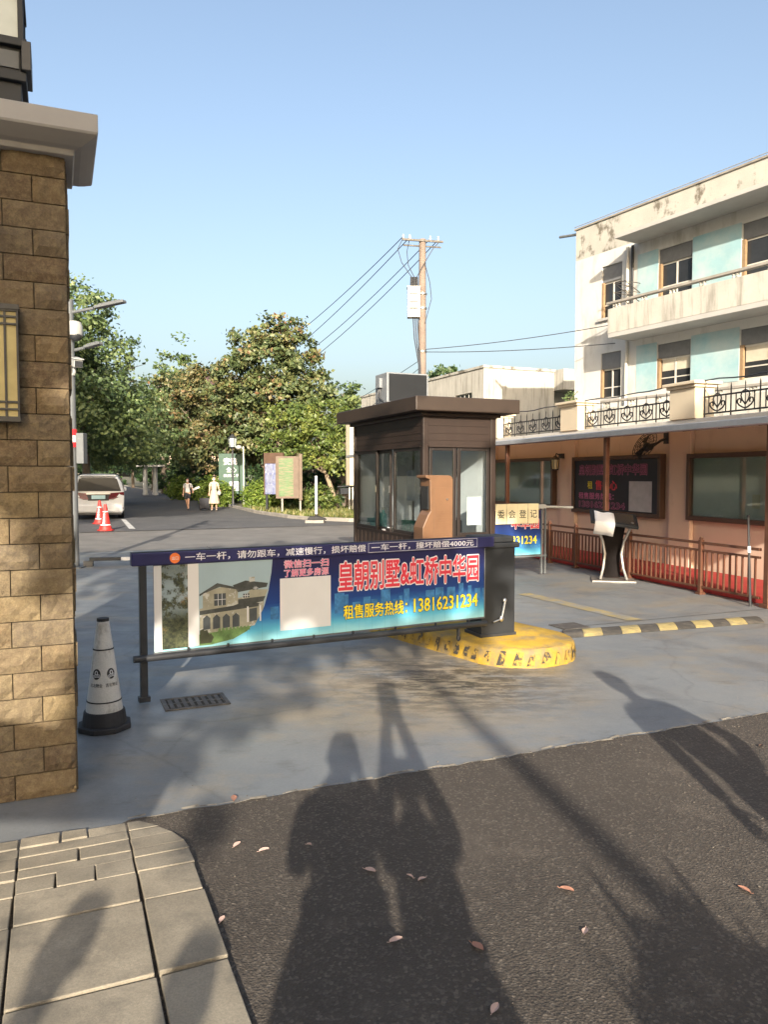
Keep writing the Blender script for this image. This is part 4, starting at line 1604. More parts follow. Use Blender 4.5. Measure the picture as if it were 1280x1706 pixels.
    # bronze fence along the lane
    fc = thing('bronze_fence', 'low bronze tube fence along the foot of the peach wall', 'fence', O, rz)
    xs = [-8.6, -6.95 + .1, -5.2, -4.3, -2.75, -1.145, -.06]
    y = -1.502
    b = MB()
    for i in range(len(xs) - 1):
        x0, x1 = xs[i] + .03, xs[i + 1] - .03
        b.box(x0, y - .022, .70, x1, y + .022, .735)
        b.box(x0, y - .016, .60, x1, y + .016, .63)
        b.box(x0, y - .016, .09, x1, y + .016, .12)
    b.build('rail', M['bronze'], fc, bevel=.004)
    b = MB()
    for i in range(len(xs) - 1):
        x0, x1 = xs[i], xs[i + 1]
        n = round((x1 - x0) / .105)
        for k in range(1, n):
            x = x0 + (x1 - x0) * k / n
            b.box(x - .011, y - .011, .1205, x + .011, y + .011, .5995)
    b.build('pickets', M['bronze'], fc)
    for x in xs[:-1]:
        b = MB().box(x - .028, y - .028, 0, x + .028, y + .028, .76)
        b.box(x - .05, y - .05, 0, x + .05, y + .05, .03)
        b.ell((x, y, .775), (.03, .03, .025), 10, 6)
        b.build('fence_post', M['bronze'], fc, bevel=.003)

    # notice boards on the wall
    def board(name, label, x0, x1, z0, z1):
        n_ = thing(name, label, 'notice board', O, rz)
        fw = .075
        y0, y1 = -.13, -.003
        b = MB()
        b.box(x0, y0, z0, x0 + fw, y1, z1)
        b.box(x1 - fw, y0, z0, x1, y1, z1)
        b.box(x0 + fw, y0, z0, x1 - fw, y1, z0 + fw)
        b.box(x0 + fw, y0, z1 - fw, x1 - fw, y1, z1)
        b.build('cabinet_frame', M['cabinet_brown'], n_, bevel=.006)
        return n_
    b1 = board('notice_cabinet', 'grey glass notice cabinet nearest the guard booth with two white sheets', -10.5, -7.45, .92, 2.05)
    MB().box(-10.42, -.05, 1.0, -7.53, -.02, 1.97).build('back_panel', M['board_grey'], b1)
    MB().box(-10.42, -.085, 1.0, -7.53, -.08, 1.97).build('pane', M['glass_green'], b1)
    for x in (-8.45, -8.2):
        MB().box(x, -.055, 1.42, x + .17, -.051, 1.66).build('posted_sheet', M['white'], b1)
    b2 = board('poster_cabinet', 'dark poster cabinet with outlined lettering between the two pilasters', -6.66, -3.80, .88, 2.03)
    pp = MB().box(-6.58, -.10, .96, -3.88, -.02, 1.95).build('poster', M['board_dark'], b2)
    y = -.102
    def ol(nm, body, x0, x1, z0, z1, c, s=.05):
        lettering(nm + '_outline', body, c, pp, x0, x1, z0, z1, y, s)
        lettering(nm, body, M['board_dark'], pp, x0, x1, z0, z1, y - .002, .0)
    pk = pm('poster_pink', (.50, .12, .26), .5)
    ol('poster_title', '皇朝别墅&虹桥中华园', -6.42, -4.2, 1.66, 1.86, pk, .045)
    lettering('poster_words', '租', M['letter_yellow'], pp, -6.1, -5.93, 1.38, 1.53, y, .01)
    lettering('poster_words', '售中心', M['letter_red'], pp, -5.82, -5.1, 1.36, 1.55, y, .03)
    lettering('poster_words', '租售服务热线：', pk, pp, -6.42, -5.2, 1.17, 1.30, y, .02)
    ol('poster_number', '13816231234', -6.4, -4.85, 1.0, 1.12, pk, .045)
    MB().poly([(-4.72, y, .98), (-4.05, y, .98), (-4.05, y, 1.54), (-4.72, y, 1.54)]).build('blank_square', pm('dull_white_print', (.42, .42, .44), .6), pp)
    b3 = board('glass_notice_cabinet', 'wide green tinted notice cabinet at the right edge', -3.13, -.55, .90, 2.01)
    MB().box(-3.05, -.05, .98, -.63, -.02, 1.93).build('back_panel', M['board_grey'], b3)
    MB().box(-3.05, -.085, .98, -.63, -.08, 1.93).build('pane', M['glass_green'], b3)
    MB().box(-1.75, -.056, 1.15, -1.6, -.051, 1.36).build('posted_sheet', M['paper_yellow'], b3)
    # wall lamp
    lm = thing('porch_lamp', 'small dark bracket lamp on the pilaster beside the dark poster cabinet', 'wall lamp', (O[0], O[1], 0), rz)
    b = MB()
    b.box(-7.14, -.16, 2.02, -7.02, -.086, 2.12)
    b.tube([(-7.08, -.15, 2.08), (-7.08, -.25, 2.12), (-7.08, -.28, 2.06)], .014)
    b.lathe([(.02, 2.07), (.11, 2.0), (.105, 1.99)], 8, (-7.08, -.28))
    b.lathe([(.07, 1.76), (.085, 1.785)], 8, (-7.08, -.28))
    for k in range(8):
        a = k * math.pi / 4
        b.tube([(-7.08 + .075 * math.cos(a), -.28 + .075 * math.sin(a), 1.78), (-7.08 + .095 * math.cos(a), -.28 + .095 * math.sin(a), 1.995)], .006, 5)
    b.build('lamp_frame', M['dark_metal'], lm)
    MB().lathe([(.066, 1.785), (.085, 1.988)], 8, (-7.08, -.28)).build('lamp_glass', M['lamp_glass'], lm)
    # fan
    fn = thing('wall_fan', 'black caged fan hung under the canopy above the dark poster cabinet', 'fan', (O[0], O[1], 0), rz)
    b = MB()
    c = Vector((-3.75, -.5, 2.17))
    tilt = Matrix.Rotation(R(62), 3, 'X')
    for rr in (.08, .15, .22, .28):
        pts = [c + tilt @ Vector((rr * math.cos(i * math.pi / 12), rr * math.sin(i * math.pi / 12), .05 * (1 - rr / .28) - .0)) for i in range(25)]
        b.tube(pts, .006, 5, caps=False)
    for k in range(20):
        a = k * math.pi / 10
        b.tube([c + tilt @ Vector((.03 * math.cos(a), .03 * math.sin(a), .06)), c + tilt @ Vector((.28 * math.cos(a), .28 * math.sin(a), 0)), c + tilt @ Vector((.03 * math.cos(a), .03 * math.sin(a), -.10))], .004, 4)
    b.build('cage', M['dark_metal'], fn)
    b = MB()
    for k in range(3):
        a = k * 2 * math.pi / 3
        vs = [c + tilt @ Vector((r0 * math.cos(a + d0), r0 * math.sin(a + d0), z0)) for r0, d0, z0 in ((.04, -.2, .0), (.24, -.45, -.02), (.25, .35, -.05), (.05, .6, -.03))]
        vs2 = [v + tilt @ Vector((0, 0, -.004)) for v in vs]
        b.add(vs + vs2, [(0, 1, 2, 3), (7, 6, 5, 4), (0, 4, 5, 1), (1, 5, 6, 2), (2, 6, 7, 3), (3, 7, 4, 0)])
    b.build('blades', M['ac_grille'], fn)
    b = MB()
    b.ell(c + tilt @ Vector((0, 0, -.06)), (.07, .07, .08))
    b.tube([c + tilt @ Vector((0, 0, -.12)), (-3.72, -.2, 2.25), (-3.7, -.09, 2.3)], .022)
    b.box(-3.76, -.10, 2.2, -3.64, -.0855, 2.4)
    b.build('motor_bracket', M['dark_metal'], fn, smooth=True)
    # black stick leaning at the end of the fence
    s = thing('black_pole', 'thin black pole with white band leaning on the fence end post', 'pole', (4.62, 9.62, 0), 0)
    MB().tube([(0, 0, 0), (-.03, .04, 1.12)], [.018, .014]).build('shaft', M['dark_metal'], s, smooth=True)
    MB().tube([(-.018, .024, .68), (-.0195, .026, .76)], .0215).build('white_band', M['white'], s, smooth=True)
    MB().tube([(-.03, .04, 1.12), (-.031, .041, 1.15)], .022).build('tip', M['black_rubber'], s, smooth=True)
    # weed on the pillar
front_wall()

# visitor terminal
def lectern():
    t = thing('visitor_terminal', 'slanted screen terminal on two curved silver legs in front of the bronze fence', 'terminal', (3.60, 12.02, 0), -12)
    for x in (-.20, .20):
        b = MB()
        pts = [(x, -.16, .03), (x * .75, -.05, .2), (x * .62, .0, .42), (x * .8, -.02, .62), (x * 1.25, -.10, .84), (x * 1.35, -.14, .92)]
        b.tube(pts, .022, 8)
        b.build('leg', M['grey_steel'], t, smooth=True)
    b = MB()
    n = 10
    vs = []
    for i in range(n + 1):
        f = i / n
        z = .04 + f * .84
        y = .10 + .10 * math.sin(f * math.pi) - .10 * f
        w = .115 + .07 * f ** 2
        vs += [(-w, y, z), (w, y, z), (w, y + .05, z), (-w, y + .05, z)]
    fs = [(3, 2, 1, 0), tuple(n * 4 + k for k in range(4))]
    for i in range(n):
        for k in range(4):
            fs.append((i * 4 + k, i * 4 + (k + 1) % 4, i * 4 + 4 + (k + 1) % 4, i * 4 + 4 + k))
    b.add(vs, fs)
    b.build('column', M['matte_dark'], t, smooth=True)
    rt = Matrix.Rotation(R(22), 3, 'X') @ Matrix.Rotation(R(8), 3, 'Y')
    b = MB().obox((0, -.02, .97), (.72, .46, .05), rt)
    top = b.build('top_case', M['charcoal'], t, bevel=.012)
    b = MB().obox(Vector((0, -.02, .97)) + rt @ Vector((0, 0, .027)), (.6, .36, .004), rt)
    b.build('screen', M['glass_dark'], top)
    b = MB().box(-.33, -.26, 0, .33, .22, .025)
    b.build('base_plate', M['grey_steel'], t, bevel=.006)
    # towel
    c = MB()
    pts = []
    prof = [(.20, .01), (.10, .03), (0, .035), (-.12, .033), (-.235, .03), (-.262, .0), (-.268, -.08), (-.266, -.17)]
    m_ = 6
    vs, fs = [], []
    rg = random.Random(2)
    for i in range(m_ + 1):
        for y, z in prof:
            vs.append(Vector((-.30 + .30 * i / m_, y + .006 * math.sin(i * 1.9), z + .004 * math.sin(i * 1.3 + y * 9))))
    k = len(prof)
    for i in range(m_):
        for j in range(k - 1):
            fs.append((i * k + j, (i + 1) * k + j, (i + 1) * k + j + 1, i * k + j + 1))
    c.add([Vector((0, -.02, .97)) + rt @ v for v in vs], fs)
    o = c.build('white_towel', M['cloth'], smooth=True)
    o.location, o.rotation_euler = (3.60, 12.02, 0), (0, 0, R(-12))
    sd = o.modifiers.new('thickness', 'SOLIDIFY')
    sd.thickness = .008
    tag(o, 'white towel draped over the slanted screen terminal', 'towel')
lectern()


# ------------------------------------------------------------------ white three-storey building
def white_building():
    t = thing('white_building', 'weathered white three storey building with turquoise panels at right', 'building', (6.9, 28, 0), -60)
    x1 = 20.0
    wins = []      # (x0, x1, z0, z1, awning depth)
    for x0, x1_ in ((1.27, 2.18),):
        wins += [(x0, x1_, 7.05, 8.82, 'n'), (x0, x1_, 4.30, 5.86, 'n')]
    for k in range(5):
        a = 3.70 + k * 2.94
        ww = 1.26 if k == 0 else 1.7
        wins += [(a, a + ww, 7.2, 8.80, 'w'), (a, a + ww, 4.38, 5.82, 'w')]
    xs = sorted({-.0, x1} | {w_[0] for w_ in wins} | {w_[1] for w_ in wins})
    zs = sorted({0.0, 4.30, 4.38, 5.82, 5.86, 7.05, 7.2, 8.80, 8.82, 9.32})
    b = MB()
    for i in range(len(xs) - 1):
        for j in range(len(zs) - 1):
            xm, zm = (xs[i] + xs[i + 1]) / 2, (zs[j] + zs[j + 1]) / 2
            if any(w_[0] < xm < w_[1] and w_[2] < zm < w_[3] for w_ in wins):
                continue
            b.poly([(xs[i], 0, zs[j]), (xs[i + 1], 0, zs[j]), (xs[i + 1], 0, zs[j + 1]), (xs[i], 0, zs[j + 1])])
    # reveals
    for a, e, z0, z1, k in wins:
        b.poly([(a, 0, z0), (a, .2, z0), (a, .2, z1), (a, 0, z1)])
        b.poly([(e, 0, z0), (e, 0, z1), (e, .2, z1), (e, .2, z0)])
        b.poly([(a, 0, z0), (e, 0, z0), (e, .2, z0), (a, .2, z0)])
        b.poly([(a, 0, z1), (a, .2, z1), (e, .2, z1), (e, 0, z1)])
    # other sides
    b.poly([(0, 0, 0), (0, 0, 10.40), (0, 10, 10.40), (0, 10, 0)])
    b.poly([(x1, 0, 0), (x1, 10, 0), (x1, 10, 10.40), (x1, 0, 10.40)])
    b.poly([(0, 10, 0), (0, 10, 10.40), (x1, 10, 10.40), (x1, 10, 0)])
    b.build('wall', M['wall_white'], t)
    b = MB()
    b.box(-.004, -.004, 9.322, x1, .25, 10.40)
    b.build('parapet', M['wall_parapet'], t)
    b = MB()
    b.box(.25, .25, 9.9, x1 - .1, 9.9, 10.0)
    b.build('roof', M['soffit'], t)
    b = MB()
    b.box(-.06, -.05, 10.402, x1, .3, 10.46)
    b.tube([(-.02, -.08, 10.50), (x1, -.08, 10.50)], .012)
    b.build('roof_coping', M['kerb'], t)
    MB().box(2.86, -1.1, 9.20, x1, -.006, 9.32).build('eave_slab', M['soffit'], t, bevel=.01)
    # balcony
    bal = MB()
    bal.box(2.62, -1.1, 6.24, x1, -1.0, 7.02)
    bal.box(2.62, -.9995, 6.24, 2.72, -.002, 7.02)
    bl = bal.build('balcony_parapet', M['wall_streak'], t, bevel=.008)
    MB().box(2.63, -1.09, 6.10, x1, -.004, 6.239).build('balcony_slab', M['soffit'], bl)
    cp = MB()
    cp.box(2.58, -1.14, 7.16, x1, -.96, 7.235)
    cp.build('coping_rail', M['kerb'], bl, bevel=.008)
    k = MB()
    x = 2.95
    while x < x1:
        for d in (0, .12):
            k.lathe([(.035, 7.021), (.05, 7.05), (.03, 7.08), (.05, 7.12), (.04, 7.159)], 8, (x + d, -1.05))
        x += 1.05
    k.build('coping_baluster', M['wall_streak'], bl)
    # lower balcony behind the terrace
    lb = MB()
    lb.box(2.2, -1.1, 2.3, x1, -1.0, 3.85)
    lo = lb.build('terrace_parapet', M['wall_streak'], t, bevel=.008)
    MB().box(2.15, -1.14, 4.02, x1, -.96, 4.09).build('coping_rail', M['kerb'], lo, bevel=.008)
    k = MB()
    x = 2.5
    while x < x1:
        for d in (0, .12):
            k.lathe([(.035, 3.851), (.05, 3.89), (.03, 3.93), (.05, 3.98), (.04, 4.019)], 8, (x + d, -1.05))
        x += 1.05
    k.build('coping_baluster', M['wall_streak'], lo)
    # turquoise panels
    edges = [(2.85, 3.68)]
    for kk in range(4):
        a = 3.70 + kk * 2.94 + (1.28 if kk == 0 else 1.72)
        edges.append((a, 3.70 + (kk + 1) * 2.94 - .02))
    for a, e in edges:
        for z0, z1 in ((7.25, 8.85), (4.36, 5.90)):
            MB().box(a, -.012, z0, e, -.002, z1).build('turquoise_panel', M['turquoise'], t)
    # windows
    for a, e, z0, z1, kd in wins:
        top = z1 - (.55 if kd == 'n' else .45)
        f = MB()
        fw = .05
        y0, y1 = .10, .15
        f.box(a, y0, z0, a + fw, y1, top)
        f.box(e - fw, y0, z0, e, y1, top)
        f.box(a + fw, y0, z0, e - fw, y1, z0 + fw)
        f.box(a + fw, y0, top - fw, e - fw, y1, top)
        m_ = (a + e) / 2
        f.box(m_ - .025, y0 - .005, z0 + fw, m_ + .025, y1, top - fw)
        zz = z0 + (top - z0) * .35
        f.box(a + fw, y0 + .005, zz, m_ - .025, y1 - .002, zz + .035)
        f.box(m_ + .025, y0 + .005, zz, e - fw, y1 - .002, zz + .035)
        fr = f.build('window', M['win_frame'], t)
        g = MB().box(a + fw, .122, z0 + fw, e - fw, .128, top - fw)
        g.build('pane', M['glass_dark'], fr)
        MB().box(a - .002, .0, z0, a + .10 if kd == 'w' else a + .08, .0985, top).build('shutter_edge', M['wood_frame'], fr)
        s = MB()
        s.box(a - .02, .04, top + .0, e + .02, .16, z1 - .001) if False else s.box(a + .001, .05, top + .001, e - .001, .16, z1 - .001)
        s.build('shutter_box', M['awning'], fr)
        hb = MB()
        if kd == 'w':
            rg = random.Random(int(a * 10 + z0))
            if z0 < 5:
                hb.box(a + .12, .113, top - rg.uniform(.35, .5), m_ - .03, .1195, top - fw)
                hb.box(m_ + .03, .113, top - rg.uniform(.35, .6), e - fw - .01, .1195, top - fw)
                hb.build('blind', M['blind'], fr)
        sb = MB().box(a - .12, -.10, z0 - .09, e + .06, .0, z0 - .003)
        if kd == 'n':
            sb.build('sill', M['soffit'], fr, bevel=.005)
    # drain pipes and brackets
    b = MB()
    b.tube([(2.48, -.08, 2.5), (2.48, -.08, 9.2)], .055, 10)
    b.build('drain_pipe', M['win_frame'], t, smooth=True)
    b = MB()
    b.tube([(2.68, -.07, 7.3), (2.68, -.07, 9.19)], .045, 10)
    b.build('soil_pipe', M['charcoal'], t, smooth=True)
    b = MB()
    for z in (7.9, 7.6):
        b.tube([(2.56, -.05, z), (2.56, -.75, z), (2.56, -.05, z - .3)], .016, 6)
        b.tube([(3.0, -.05, z), (3.0, -.75, z), (3.0, -.05, z - .3)], .016, 6)
        b.tube([(2.56, -.73, z), (3.0, -.73, z)], .016, 6)
    b.build('bracket', M['iron'], t)
    MB().tube([(-.05, .1, 10.3), (-.9, .05, 10.42)], .05, 8).build('roof_pipe', M['grey_metal'], t, smooth=True)
white_building()

# low building behind the booth
def low_building():
    t = thing('low_building', 'low plain white building behind the guard booth with stained walls', 'building', (5.16, 40, 0), 23.5)
    # local x along right face, local y along left face
    w = [(.0, 4.4)]
    wz0, wz1 = 4.9, 6.05
    b = MB()
    ya, yb = 1.2, 3.1
    for y0, y1, z0, z1 in ((0, ya, 0, 7.2), (yb, 17, 0, 7.2), (ya, yb, 0, wz0), (ya, yb, wz1, 7.2)):
        b.poly([(0, y0, z0), (0, y0, z1), (0, y1, z1), (0, y1, z0)])
    b.poly([(0, 0, 0), (4.4, 0, 0), (4.4, 0, 7.2), (0, 0, 7.2)])
    b.poly([(4.4, 0, 0), (4.4, 17, 0), (4.4, 17, 7.2), (4.4, 0, 7.2)])
    b.poly([(0, 17, 0), (0, 17, 7.2), (4.4, 17, 7.2), (4.4, 17, 0)])
    b.poly([(0, 0, 7.2), (4.4, 0, 7.2), (4.4, 17, 7.2), (0, 17, 7.2)])
    for p_ in (ya, yb):
        b.poly([(0, p_, wz0), (.2, p_, wz0), (.2, p_, wz1), (0, p_, wz1)])
    b.poly([(0, ya, wz0), (0, yb, wz0), (.2, yb, wz0), (.2, ya, wz0)])
    b.poly([(0, ya, wz1), (.2, ya, wz1), (.2, yb, wz1), (0, yb, wz1)])
    b.build('wall', M['wall_streak'], t)
    b = MB()
    b.box(-.06, -.06, 7.202, 4.46, 17.06, 7.34)
    b.build('roof_coping', M['wall_parapet'], t, bevel=.01)
    f = MB()
    n = 4
    for i in range(n + 1):
        yy = ya + (yb - ya - .05) * i / n
        f.box(.08, yy, wz0, .13, yy + .05, wz1)
    f.box(.081, ya, wz0, .129, yb, wz0 + .05)
    f.box(.081, ya, wz1 - .05, .129, yb, wz1)
    fr = f.build('window', M['win_frame'], t)
    MB().box(.10, ya, wz0, .105, yb, wz1).build('pane', M['glass_dark'], fr)
    # annex with overhanging slab
    b = MB()
    b.box(4.42, .6, 0, 9, 12, 6.2)
    b.build('annex_wall', M['wall_streak'], t)
    MB().box(4.42, -.8, 6.21, 9, 12, 7.3).build('annex_slab', M['wall_streak'], t, bevel=.01)
    # gutter stub, meter boxes and pipes at the far end
    # boxes on the road-side end
    m_ = thing('meter_box', 'pale meter cabinet with pipes on the wall end left of the guard booth', 'meter box', (-1.55, 33.2, .11), 23)
    MB().box(-.1, -.5, 1.1, .45, 0, 3.9).build('box_body', M['peach_light'], m_, bevel=.02)
    b = MB()
    for x in (-.05, .1, .3):
        b.tube([(x, -.3, 0), (x, -.3, 1.1)], .035)
    b.build('conduit', M['box_white'], m_, smooth=True)
    b = MB()
    b.box(-.5, -.42, .75, -.12, -.2, 1.0)
    b.tube([(-.6, -.3, 1.05), (.4, -.52, 1.12)], .03)
    b.build('bracket', M['charcoal'], m_)
low_building()
# dark garden wall behind the verge
b = MB().box(0, 0, 0, 9, .25, 1.75)
b.box(-.03, -.05, 1.752, 9.03, .3, 1.83)
o = b.build('garden_wall', pm('dark_render', (.15, .12, .095), .9, var=.2, scale=2, stain=(.08, .06, .05), st=(.5, .7), st_scale=2), bevel=.01)
o.location, o.rotation_euler = (-5.4, 37.6, .1), (0, 0, R(5))
tag(o, 'low dark brown garden wall behind the small tree', 'wall')

# ------------------------------------------------------------------ utility pole and cables
def utility_pole():
    t = thing('utility_pole', 'tall brown concrete utility pole with crossarm behind the guard booth', 'utility pole', (1.48, 30, .1), 0)
    b = MB().tube([(0, 0, 0), (0, 0, 10.6)], [.185, .13], 16)
    b.build('pole', M['pole_concrete'], t, smooth=True)
    b = MB()
    rt = Matrix.Rotation(R(12), 3, 'Z')
    b.obox((0, -.12, 10.52), (1.62, .07, .07), rt)
    b.obox((0, .13, 10.38), (1.5, .05, .05), rt)
    b.build('crossarm', M['iron'], t)
    b = MB()
    for x in (-.76, -.5, .3, .62):
        b.lathe([(.03, 10.55), (.045, 10.6), (.03, 10.64), (.04, 10.68), (.015, 10.72)], 8, (x * .98, -.12 + x * .2))
    b.build('insulator', M['box_white'], t)
    b = MB()
    b.box(-.58, -.32, 7.6, -.10, .10, 8.72)
    b.box(-.60, -.34, 8.72, -.08, .12, 8.76)
    bx = b.build('transformer_box', M['box_white'], t, bevel=.012)
    b = MB()
    for z in (7.9, 8.15, 8.45):
        b.box(-.5, -.36, z, -.2, -.322, z + .07)
    b.build('box_fitting', M['grey_metal'], bx)
    b = MB()
    for x in (-.42, -.32, -.22):
        b.tube([(x, -.1, 8.76), (x, -.1, 9.15)], [.06, .05])
    b.build('bushing', M['dark_metal'], bx)
    b = MB()
    for z in (6.3, 7.95, 8.5, 5.2):
        b.tube([(0, 0, z), (0, 0, z + .05)], .19, 14)
    b.build('pole_band', M['steel'], t, smooth=True)
    b = MB()
    b.tube([(-.42, -.1, 9.15), (-.8, -.1, 9.7), (-.95, -.12, 10.2), (-.76, -.12, 10.6)], .016, 6)
    b.tube([(-.32, -.1, 9.15), (-.55, -.1, 9.6), (-.6, -.12, 10.1), (-.5, -.12, 10.6)], .016, 6)
    b.tube([(-.22, -.1, 9.15), (.1, -.25, 9.7), (.4, -.2, 10.2), (.62, -.12, 10.45)], .016, 6)
    b.tube([(.1, -.15, 9.6), (.28, -.2, 8.9), (.34, -.2, 8.3), (.1, -.2, 7.4)], .016, 6)
    for x in (-.36, -.28, -.2):
        b.tube([(x, -.15, 7.6), (x + .05, -.16, 6.8), (x * .4, -.18, 5.8), (x * .3, -.19, 4.3)], .025, 6)
    b.build('drop_cable', M['cable'], t, smooth=True)
    # cables
    def wire(a, e, sag, label, r=.013):
        a, e = Vector(a), Vector(e)
        pts = []
        for i in range(15):
            f = i / 14
            p_ = a.lerp(e, f)
            p_.z -= sag * 4 * f * (1 - f)
            pts.append(p_)
        o = MB().tube(pts, r, 5).build('overhead_cable', M['cable'], smooth=True)
        tag(o, label, 'cable', 'overhead cables')
    X = 1.48
    wire((X - .76, 30 - .27, 10.72), (-6.6, 46.0, 9.0), .25, 'upper of the two left cables from the crossarm end towards the trees', .017)
    wire((X - .5, 30 - .2, 10.72), (-6.3, 46.5, 8.5), .25, 'second cable from the crossarm towards the trees, just below the upper one', .017)
    wire((X + .3, 30 - .1, 10.7), (-5.6, 47, 8.4), .3, 'cable leaving the crossarm right of the pole towards the big tree', .017)
    wire((X + .62, 30, 10.7), (-5.3, 47.4, 8.1), .3, 'lowest cable from the right crossarm end towards the big tree', .017)
    wire((X + .12, 29.9, 6.5), (12.0, 24.0, 7.35), .25, 'upper cable running right from the pole to the white building', .015)
    wire((X + .12, 29.9, 6.4), (12.0, 24.0, 6.35), .25, 'lower cable running right from the pole across the white building', .015)
    wire((X - .15, 29.9, 6.05), (-3.4, 41, 4.6), .1, 'upper short cable from the pole down behind the booth roof', .012)
    wire((X - .15, 29.9, 5.75), (-3.2, 41.4, 3.6), .1, 'lower short cable from the pole down behind the booth roof', .012)
utility_pole()


# ------------------------------------------------------------------ foliage
def leaf_cloud(name, blobs, n, size, mat, parent=None, seed=1, clump=.45, up=.4, tintlift=0.0, per=55):
    """many leaf-sized faces grouped in clumps through the volume of several ellipsoids"""
    rg = np.random.default_rng(seed)
    P, D, T = [], [], []
    vol = np.array([(b[3] * b[4] * b[5]) ** (2 / 3) for b in blobs])
    vol = vol / vol.sum()
    for b, f in zip(blobs, vol):
        k = max(20, int(n * f))
        c = np.array(b[:3])
        r = np.array(b[3:6])
        nc = max(6, int(k / per))
        d = rg.normal(size=(nc, 3))
        d /= np.linalg.norm(d, axis=1)[:, None]
        rad = rg.uniform(.35, 1.0, (nc, 1)) ** .5
        rad *= rg.uniform(.86, 1.1, (nc, 1))
        cc = c + d * r * rad
        idx = rg.integers(0, nc, k)
        cs = clump * rg.uniform(.5, 1.4, nc)
        off = rg.normal(size=(k, 3)) * cs[idx][:, None] * np.array([.55, .55, .38])
        pos = cc[idx] + off
        nd = (d[idx] * .9 + rg.normal(size=(k, 3)) * .75 + np.array([0, 0, up]))
        nd /= np.linalg.norm(nd, axis=1)[:, None]
        ct = rg.uniform(0, 1, nc)
        tt = np.clip(.55 * ct[idx] + .45 * rg.uniform(0, 1, k) + tintlift + .0, 0, 1)
        P.append(pos)
        D.append(nd)
        T.append(tt)
    P, D, T = np.concatenate(P), np.concatenate(D), np.concatenate(T)
    k = len(P)
    a = rg.normal(size=(k, 3))
    a -= D * (a * D).sum(1)[:, None]
    a /= np.linalg.norm(a, axis=1)[:, None]
    bb = np.cross(D, a)
    s = size * rg.uniform(.55, 1.35, (k, 1))
    tip, tail = P + a * s * .62, P - a * s * .55
    l = P + bb * s * .38 - D * s * .12 + a * s * .05
    r_ = P - bb * s * .38 - D * s * .12 + a * s * .05
    V_ = np.stack([tail, l, tip, r_], 1).reshape(-1, 3)
    me = bpy.data.meshes.new(name)
    me.vertices.add(4 * k)
    me.vertices.foreach_set('co', V_.astype(np.float32).ravel())
    me.loops.add(6 * k)
    i0 = np.arange(k) * 4
    tri = np.stack([i0, i0 + 1, i0 + 2, i0, i0 + 2, i0 + 3], 1).ravel()
    me.loops.foreach_set('vertex_index', tri.astype(np.int32))
    me.polygons.add(2 * k)
    me.polygons.foreach_set('loop_start', (np.arange(2 * k) * 3).astype(np.int32))
    me.polygons.foreach_set('loop_total', np.full(2 * k, 3, dtype=np.int32))
    ca = me.color_attributes.new('tint', 'FLOAT_COLOR', 'POINT')
    arr = np.ones((4 * k, 4), dtype=np.float32)
    arr[:, :3] = np.repeat(T, 4)[:, None]
    ca.data.foreach_set('color', arr.ravel())
    me.materials.append(mat)
    me.update()
    me.validate()
    o = bpy.data.objects.new(name, me)
    C.objects.link(o)
    if parent is not None:
        o.parent = parent
    return o


def tree(name, label, loc, h_trunk, blobs, n, size, lm, bark, seed, r=.16, lean=(0, 0), group=None, clump=.45, limbs=6, per=55):
    t = thing(name, label, 'tree', loc, 0, group)
    rg = random.Random(seed)
    b = MB()
    top = Vector((lean[0], lean[1], h_trunk))
    mid = Vector((lean[0] * .4 + rg.uniform(-.05, .05), lean[1] * .4, h_trunk * .5))
    b.tube([(0, 0, -.05), (lean[0] * .08, lean[1] * .08, .25), mid, top], [r * 1.35, r, r * .85, r * .7], 10)
    for i, bl in enumerate(sorted(blobs, key=lambda q_: -q_[3] * q_[5])[:limbs]):
        e = Vector(bl[:3]) + Vector((rg.uniform(-.3, .3) * bl[3], rg.uniform(-.3, .3) * bl[4], bl[5] * .2))
        m_ = top.lerp(e, .5) + Vector((rg.uniform(-.2, .2), rg.uniform(-.2, .2), -.1))
        b.tube([top - Vector((0, 0, .15)), m_, e], [r * .55, r * .35, r * .1], 7)
        for k in range(3):
            q_ = m_.lerp(e, rg.uniform(.1, .8))
            g = q_ + Vector((rg.uniform(-.7, .7) * bl[3], rg.uniform(-.7, .7) * bl[4], rg.uniform(.0, .7) * bl[5]))
            b.tube([q_, q_.lerp(g, .5) + Vector((0, 0, .06)), g], [r * .2, r * .14, r * .04], 5)
    b.build('trunk', bark, t, smooth=True)
    leaf_cloud('crown', blobs, n, size, lm, t, seed, clump, per=per)
    return t


def plane_blobs(h, w, seed, low=.32):
    rg = random.Random(seed)
    out = []
    for i in range(9):
        f = i / 8
        z = h * (low + (1 - low) * .9 * f)
        rr = w * (1.0 - .62 * f ** 1.6)
        a = rg.uniform(0, 6.28)
        d = rr * (.45 if i < 8 else 0)
        out.append((d * math.cos(a), d * math.sin(a), z, rr * .72, rr * .72, h * .12))
    out.append((0, 0, h * .62, w * .72, w * .72, h * .25))
    return out

